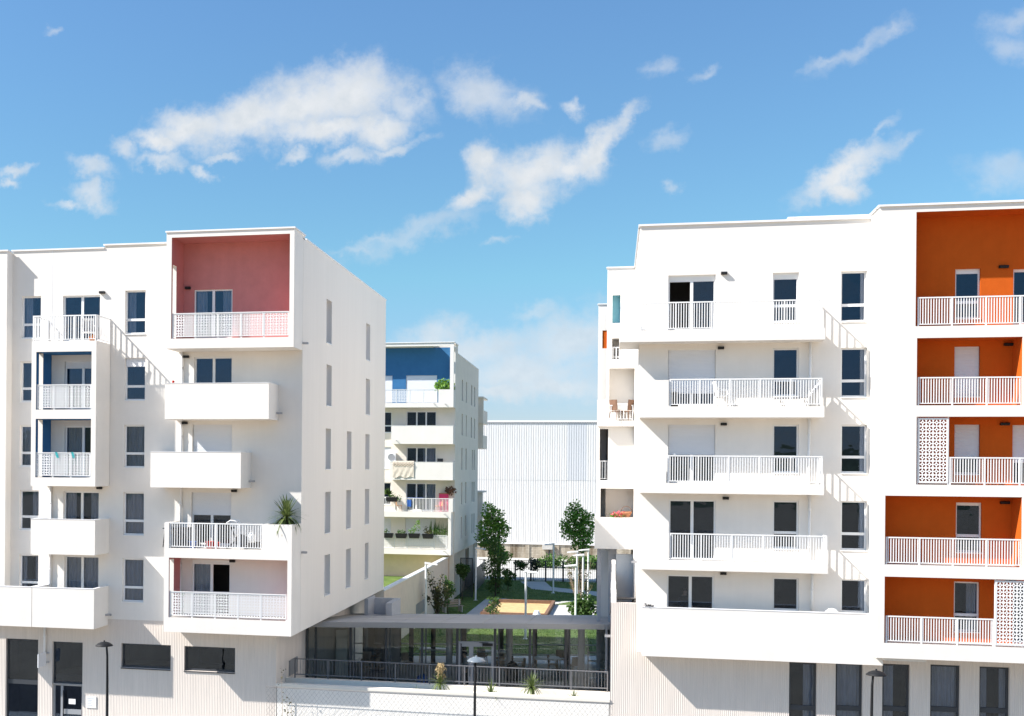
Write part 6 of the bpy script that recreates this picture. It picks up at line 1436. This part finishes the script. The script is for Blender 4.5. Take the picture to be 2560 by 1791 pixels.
# ------------------------------------------------------------------ things on the balconies
# white garden chair on the top-left balcony
def lawn_chair(label, loc, rz):
    r = root('plastic_chair', label, 'chair', loc, world=False, rz=rz)
    mb = MB(); mb.box(-.24, .24, -.24, .22, .40, .44); mb.build('seat', M['white'], r)
    mb = MB()
    for i in range(5): x = -.2 + i * .1; mb.hexa([(x - .03, .2, .44), (x + .03, .2, .44), (x + .03, .225, .44), (x - .03, .225, .44), (x - .03, .32, .9), (x + .03, .32, .9), (x + .03, .345, .9), (x - .03, .345, .9)])
    mb.hexa([(-.25, .31, .86), (.25, .31, .86), (.25, .34, .86), (-.25, .34, .86), (-.22, .33, .95), (.22, .33, .95), (.22, .36, .95), (-.22, .36, .95)]); mb.build('backrest', M['white'], r)
    for sx in (-1, 1):
        mb = MB(); mb.hexa([(sx * .27 - .03, -.24, .62), (sx * .27 + .03, -.24, .62), (sx * .27 + .03, .28, .66), (sx * .27 - .03, .28, .66), (sx * .27 - .03, -.24, .65), (sx * .27 + .03, -.24, .65), (sx * .27 + .03, .28, .69), (sx * .27 - .03, .28, .69)]); mb.build('armrest', M['white'], r)
        for sy in (-1, 1): mb = MB(); mb.tube([(sx * .25, sy * .22, .64 if sy < 0 else .42), (sx * .29, sy * .28, 0)], [.025, .02], 6); mb.build('leg', M['white'], r)
    return r
lc = lawn_chair('white plastic garden chair on the railed balcony above the blue loggias', (PY(222, 830, YF + .6)[0], YF + .6, ob0[3]), rad(200))
mb = MB(); X, Z = PY(232, 838, YF + .35); leaf_cloud(mb, (X, YF + .35, ob0[3] + .14), (.14, .1, .13), 60, .12, random.Random(3)); tag(mb.build('orange_cloth', M['orangep']), 'crumpled orange cloth by the feet of the white chair above the blue loggias', 'cloth')
copy_thing(lc, (PY(1808, 1010, YDF + .5)[0], YDF + .52, s2[3]), rad(100), 'white plastic garden chair on the second-highest long balcony of the right block')
# sun lounger
X = PY(1985, 1010, YDF + .45)[0]; r = root('sun_lounger', 'folding sun lounger with a raised back at the right end of the second-highest long balcony', 'sun lounger', (X, YDF + .45, s2[3]), world=False)
mb = MB(); mb.tube([(-.7, -.2, .3), (0, -.2, .32), (.5, -.2, .36), (.85, -.2, .85)], .018, 6); mb.tube([(-.7, .2, .3), (0, .2, .32), (.5, .2, .36), (.85, .2, .85)], .018, 6); mb.build('frame', M['zinc'], r)
mb = MB(); P_ = [(-.7, .3), (0, .32), (.5, .36), (.85, .85)]
for (a, b), (c, d) in zip(P_, P_[1:]): mb.quad((a, -.19, b), (c, -.19, d), (c, .19, d), (a, .19, b))
mb.build('sling', M['darkgrey'], r)
for x in (-.5, .35): mb = MB(); mb.tube([(x, -.2, .32), (x + .15, -.2, 0), (x + .15, .2, 0), (x, .2, .32)], .015, 6); mb.build('leg', M['zinc'], r)
mb = MB(); X = PY(1685, 990, YDF + .4)[0]; mb.lathe([(0, 0), (.15, 0), (.16, .35), (.14, .5), (.1, .55), (0, .55)], (X, YDF + .4, s2[3]), 12); bn = tag(mb.build('waste_bin', M['black'], smooth=True), 'black bin at the left end of the second-highest long balcony', 'bin'); mb = MB(); mb.lathe([(.17, .5), (.17, .54), (.0, .57)], (X, YDF + .4, s2[3]), 12); mb.build('lid', M['darkgrey'], bn)
# small things on the terrace parapet
X, Z = PY(1622, 1522, YDF + .08); mb = MB(); leaf_cloud(mb, (X, YDF + .08, T[3] + .06), (.14, .07, .05), 30, .12, random.Random(5)); tag(mb.build('dark_cloth', M['darkgrey']), 'small dark cloth lying on the left end of the long terrace parapet', 'cloth')
X, Z = PY(2080, 1530, YDF + .5); mb = MB(); mb.lathe([(0, .22), (.12, .2), (.24, .1), (.27, 0)], (X, YDF + .5, T[3] - .1), 14); tag(mb.build('white_cover', M['white'], smooth=True), 'rounded white cover just showing over the right part of the terrace parapet', 'cover')
# dark table on the terrace, by the bluish wall panel
X = PY(1557, 1494, YD + 3.5)[0]; table('dark folding table on the terrace before the bluish wall panel', (X, YD + 3.5, zl - .95), 1.0, .7, .75, .1, 'darkgrey', 'lamp')
# yucca balcony things (lower left building)
zb = ol_A[3]
table('black folding table at the left end of the yucca balcony', (PY(428, 1360, YF + .55)[0], YF + .55, zb), .55, .5, .78, 0, 'black', 'lamp')
X = PY(470, 1350, YF + .75)[0]; mb = MB(); mb.box(X - .4, X + .4, YF + .6, YF + 1.0, zb, zb + .75); sx_ = tag(mb.build('storage_box', M['darkgrey']), 'dark grey storage box behind the railing of the yucca balcony', 'storage box'); mb = MB(); mb.box(X - .42, X + .42, YF + .58, YF + 1.02, zb + .75, zb + .8); mb.build('lid', M['black'], sx_)
def bucket(label, px, y, z, m, rr=.16, h=.26):
    X = PY(px, 1360, y)[0]; mb = MB(); mb.lathe([(0, 0), (rr * .8, 0), (rr, h), (rr + .015, h), (rr + .015, h - .02)], (X, y, z), 14); o = tag(mb.build('bucket', M[m], smooth=True), label, 'bucket'); mb = MB(); mb.tube([(X - rr, y, z + h), (X, y - .05, z + h + .12), (X + rr, y, z + h)], .008, 5); mb.build('handle', M['zinc'], o)
bucket('blue bucket on the floor of the yucca balcony', 482, YF + .4, zb, 'bluep'); bucket('left red tub on the floor of the yucca balcony', 525, YF + .35, zb, 'red', .18, .28); bucket('right red tub on the floor of the yucca balcony', 541, YF + .42, zb, 'red', .16, .24)
X = PY(592, 1340, YF + .5)[0]; r = root('exercise_bike', 'exercise bike with a white curved handle behind the yucca balcony railing', 'exercise bike', (X, YF + .5, zb), world=False)
mb = MB(); mb.tube([(-.35, 0, .06), (0, 0, .35), (.12, 0, .95)], .04, 8); mb.tube([(0, 0, .35), (.4, 0, .06)], .035, 8); mb.tube([(-.05, 0, .4), (-.22, 0, .8)], .03, 8); mb.build('frame', M['black'], r)
mb = MB(); mb.lathe([(0, -.05), (.26, -.05), (.26, .05), (0, .05)], (0, 0, 0), 18); f_ = mb.build('flywheel', M['darkgrey'], r); f_.rotation_euler = (rad(90), 0, 0); f_.location = (.2, 0, .32)
mb = MB(); mb.box(-.36, -.10, -.1, .1, .8, .87); mb.build('saddle', M['black'], r)
mb = MB(); mb.tube([(.12, -.18, .98), (-.0, -.2, 1.12), (-.2, -.2, 1.14), (-.36, -.2, 1.04), (-.38, .2, 1.04), (-.2, .2, 1.14), (0, .2, 1.12), (.12, .18, .98)], .022, 8); mb.build('handlebar', M['white'], r, smooth=True)
for x in (-.35, .4): mb = MB(); mb.tube([(x, -.22, .04), (x, .22, .04)], .03, 6); mb.build('foot', M['black'], r)
X = PY(628, 1345, YF + .3)[0]; mb = MB(); mb.lathe([(0, 0), (.14, .02), (.17, .2), (.12, .38), (0, .42)], (X, YF + .3, zb + .25), 12); hm = tag(mb.build('white_bag', M['white'], smooth=True), 'bulging white bag at the right end of the yucca balcony railing', 'bag'); mb = MB(); mb.tube([(X - .06, YF + .3, zb + .65), (X, YF + .3, zb + .75), (X + .06, YF + .3, zb + .65)], .01, 5); mb.build('handle', M['white'], hm)
mb = MB(); mb.box(X - .25, X + .22, YF + .5, YF + .75, zb, zb + .25); ct_ = tag(mb.build('crate', M['darkgrey']), 'dark crate on the balcony floor under the white bag', 'crate'); mb = MB(); mb.box(X - .26, X + .23, YF + .49, YF + .76, zb + .25, zb + .28); mb.build('rim', M['black'], ct_)
X, Z = PY(457, 1480, YF + .8); spiky('small potted plant beside the downpipe inside the lower pink loggia', (X, YF + .8, il_A[2]), .75, 16, .3, 71, low=.2, w=.02, m='leafbright', name='potted_plant')
# turquoise cloths clipped on the lower blue loggia's screen
for i, px in enumerate((140, 180)):
    X, Z = PY(px, 1134, YF + .02); mb = MB()
    for j in range(4): mb.quad((X - .06 + .02 * j, YF + .02 + .02 * (j % 2), Z + .06 - .06 * j), (X + .05 + .02 * j, YF + .02, Z + .06 - .06 * j), (X + .07 + .02 * j, YF + .03, Z - .0 - .06 * j), (X - .04 + .02 * j, YF + .02 + .02 * ((j + 1) % 2), Z - .06 * j))
    tag(mb.build('turquoise_cloth', M['turq']), ('left of the two turquoise cloths hung over the lower blue loggia\'s screen', 'right of the two turquoise cloths hung over the lower blue loggia\'s screen')[i], 'cloth')
X, Z = PY(433, 955, YF + .06); mb = MB(); mb.lathe([(0, 0), (.05, .02), (.06, .06), (.04, .1), (0, .11)], (X, YF + .06, b2[3] + .02), 10); tag(mb.build('red_ball', M['red'], smooth=True), 'small dark red ball on the rim of the upper middle parapet balcony', 'ball')
# back building
X0, X1, Z0, Z1 = rectY(YBF - .04, 982, 1154, 1034.5, 1193.5); mb = MB(); nx, nz = 26, 14; rng = random.Random(4)
hgt = [[.03 + .012 * math.sin(i * .9 + j * .6) * (j / nz) + rng.uniform(0, .012) for j in range(nz + 1)] for i in range(nx + 1)]
for i in range(nx):
    for j in range(nz):
        f = lambda a, b: (X0 + (X1 - X0) * a / nx, YBF - .02 - hgt[a][b], Z1 - (Z1 - Z0) * b / nz - (.06 * math.sin(a * .5) if b == nz else 0)); mb.quad(f(i, j), f(i + 1, j), f(i + 1, j + 1), f(i, j + 1))
mb.quad((X0, YBF - .05, Z1), (X1, YBF - .05, Z1), (X1, YBF + .2, Z1 + .04), (X0, YBF + .2, Z1 + .04))
rug = tag(mb.build('rug', M['cream'], smooth=True), 'cream patterned rug hanging over a parapet balcony of the blue-loggia building', 'rug')
mb = MB()
for i in range(7):
    x = X0 + (X1 - X0) * (i + .5) / 7; s_ = (X1 - X0) / 14
    for (a, b) in (((-s_, 0), (0, s_)), ((0, s_), (s_, 0)), ((s_, 0), (0, -s_)), ((0, -s_), (-s_, 0))):
        z = Z1 - .22; mb.tube([(x + a[0], YBF - .1, z + a[1]), (x + b[0], YBF - .1, z + b[1])], .012, 4)
mb.build('pattern', M['seatwood'], rug)
X0, X1, Z0, Z1 = rectY(YB0 - .35, 968, 1133, 989, 1154); r = root('air_conditioner', 'white air conditioner unit on the wall left of the patterned rug', 'air conditioner', ((X0 + X1) / 2, YB0, Z0)); mb = MB(); mb.box(X0, X1, YB0 - .35, YB0 - .02, Z0, Z1); mb.build('casing', M['white'], r)
mb = MB(); mb.lathe([(.0, 0), (.26, 0), (.26, .02)], (0, 0, 0), 18); f_ = mb.build('fan_grille', M['zinc'], r); f_.rotation_euler = (rad(90), 0, 0); f_.location = ((X0 + X1) / 2, YB0 - .355, (Z0 + Z1) / 2)
kB = FPX / YB0
def bpos(px, y): return PY(px, 1200, y)[0]
chair('dark wooden chair on the balcony right of the patterned rug', (bpos(1101, YBF + .7), YBF + .7, rectY(YBF, 978, 1155, 1133, 1200.5)[2] + .65), .3, 'darkgrey', 'darkgrey', back=.55)
zb4 = olB[3]
chair('orange wooden folding chair behind the railed balcony of the blue-loggia building, right part', (bpos(1098, YBF + .6), YBF + .6, zb4), -.8, 'orangep', 'wood')
chair('orange wooden folding chair behind the railed balcony of the blue-loggia building, left part', (bpos(998, YBF + .6), YBF + .6, zb4), 1.8, 'orangep', 'wood')
mb = MB(); X = bpos(1110, YBF + .9); mb.box(X - .35, X + .35, YBF + .75, YBF + 1.1, zb4, zb4 + 1.35); pc = tag(mb.build('pink_cabinet', M['pinkp']), 'tall pink plastic cabinet at the right end of the railed balcony', 'cabinet'); mb = MB(); mb.box(X - .37, X + .37, YBF + .73, YBF + 1.12, zb4 + 1.35, zb4 + 1.42); mb.build('lid', M['terracotta'], pc)
mb = MB(); X = bpos(1126, YBF + .8); leaf_cloud(mb, (X, YBF + .8, zb4 + 1.65), (.35, .25, .3), 90, .26, random.Random(6)); tag(mb.build('brown_bundle', M['timber']), 'brown bundle piled beside the tall pink cabinet', 'bundle')
mb = MB(); X0, X1, Z0, Z1 = rectY(YBF + .02, 1018, 1250, 1028, 1267)
for i in range(5): mb.quad((X0 + (X1 - X0) * i / 5, YBF + .03 - .02 * (i % 2), Z0), (X0 + (X1 - X0) * (i + 1) / 5, YBF + .03 - .02 * ((i + 1) % 2), Z0), (X0 + (X1 - X0) * (i + 1) / 5, YBF + .03 - .02 * ((i + 1) % 2), Z1), (X0 + (X1 - X0) * i / 5, YBF + .03 - .02 * (i % 2), Z1))
tag(mb.build('blue_towel', M['bluep']), 'blue towel hung on the railed balcony of the blue-loggia building', 'towel')
table('dark table with a blue edge behind the railed balcony of the blue-loggia building', (bpos(1040, YBF + .8), YBF + .8, zb4), 1.2, .7, 1.05, 0, 'bluep', 'darkgrey')
def planter(label, px, py, y, foliage, seed, m='leafbright', flowers=None):
    X, Z = PY(px, py, y); r = root('planter_box', label, 'planter', (X, y, Z), 'black flower boxes hooked on the white screen', world=False)
    mb = MB(); mb.hexa([(-.36, -.16, -.36), (.36, -.16, -.36), (.36, .16, -.36), (-.36, .16, -.36), (-.44, -.2, 0), (.44, -.2, 0), (.44, .2, 0), (-.44, .2, 0)]); mb.build('box', M['black'], r)
    g = random.Random(seed); mb = MB()
    for (dx, dz, rx, rz) in foliage: leaf_cloud(mb, (dx, 0, dz), (rx, .2, rz), int(220 * rx), .13, g, .2)
    mb.build('foliage', M[m], r)
    if flowers: mb = MB(); leaf_cloud(mb, (0, -.05, .2), (.4, .2, .15), 60, .1, g); mb.build('flowers', M[flowers], r)
    return r
planter('black flower box with a small yellow-green tuft, first from the left building\'s corner', 969, 1333, YBF - .15, [(-.2, .15, .25, .18)], 1); planter('black flower box with low even greenery, second in the row', 1003, 1334, YBF - .15, [(0, .12, .38, .16)], 2)
planter('black flower box with the tallest leafy stems of the row', 1035.6, 1334, YBF - .15, [(-.15, .2, .3, .2), (.2, .55, .3, .35), (.3, .9, .15, .2)], 3, 'leaf'); planter('black flower box with reddish spiky plants, last of the row', 1070, 1335, YBF - .15, [(.1, .15, .35, .18), (-.2, .35, .2, .3)], 4, 'leafolive')
planter('black flower box hooked on the railed balcony near the left building\'s corner', 980, 1243, YBF - .15, [(.0, .1, .3, .12), (.55, -.1, .2, .3)], 5)
X = bpos(1105, YBF + .5); rng = random.Random(14); mb = MB()
for i in range(60): x = X + rng.uniform(-1, .6); h = rng.uniform(.5, 1.5); mb.quad((x, YBF + .5, il_B[2] + .9), (x + .03, YBF + .5, il_B[2] + .9), (x + .05 + rng.uniform(-.1, .1), YBF + .5 + rng.uniform(-.1, .1), il_B[2] + 1.0 + h), (x + .02, YBF + .5, il_B[2] + .9 + h * .6))
leaf_cloud(mb, (X - .2, YBF + .5, il_B[2] + 1.35), (.9, .25, .25), 180, .14, rng); tag(mb.build('tall_herbs', M['leafbright']), 'tall thin herbs growing behind the right end of the perforated screen', 'plant')
mb = MB(); X = bpos(967, YBF + .6)
for i in range(24): a = rng.uniform(0, 6.28); leaf(mb, Vector((X, YBF + .6, zb4 + 1.3)), rng.uniform(.3, .6), rng, Vector((math.cos(a), math.sin(a) * .4, rng.uniform(.2, 1.4))))
tag(mb.build('dark_plant', M['leafdark']), 'dark pointed plant by the window over the railed balcony, next to the left building\'s corner', 'plant')
for (px_, rz_, lb_) in ((1541, 2.4, 'brown chair behind the white railing of the stepped wing, left one'), (1568, -2.2, 'brown chair behind the white railing of the stepped wing, right one')):
    X = PY(px_, 1040, YF1 - .2)[0]; chair(lb_, (X, YF1 - .17, PY(1540, 1052, YF1 - .4)[1]), rz_, 'timber', 'timber', back=.5)
# flower balcony on the stepped wing
Yq = YF1 - .12; X, Z = PY(1543, 1290, Yq); mb = MB(); g = random.Random(15); leaf_cloud(mb, (X, Yq + .05, Z + .08), (.30, .16, .16), 90, .11, g); fl = tag(mb.build('flowering_plant', M['flower']), 'bright pink flowers on the parapet of the shaded balcony beside the garden', 'plant'); mb = MB(); leaf_cloud(mb, (X, Yq + .08, Z), (.34, .16, .12), 110, .1, g); mb.build('foliage', M['leaf'], fl)
X, Z = PY(1566, 1287, YF1 + .25); r = root('wicker_basket', 'round brown wicker basket with a hoop handle behind the pink flowers', 'basket', (X, YF1 + .25, Z - .1), world=False); mb = MB(); mb.lathe([(0, 0), (.16, 0), (.24, .16), (.26, .24), (.24, .24), (.2, .1)], (0, 0, 0), 14); mb.build('basket', M['terracotta'], r, smooth=True)
mb = MB(); mb.tube([(.24 * math.cos(a * math.pi / 8), 0, .22 + .26 * math.sin(a * math.pi / 8)) for a in range(9)], .018, 6); mb.build('handle', M['timber'], r)
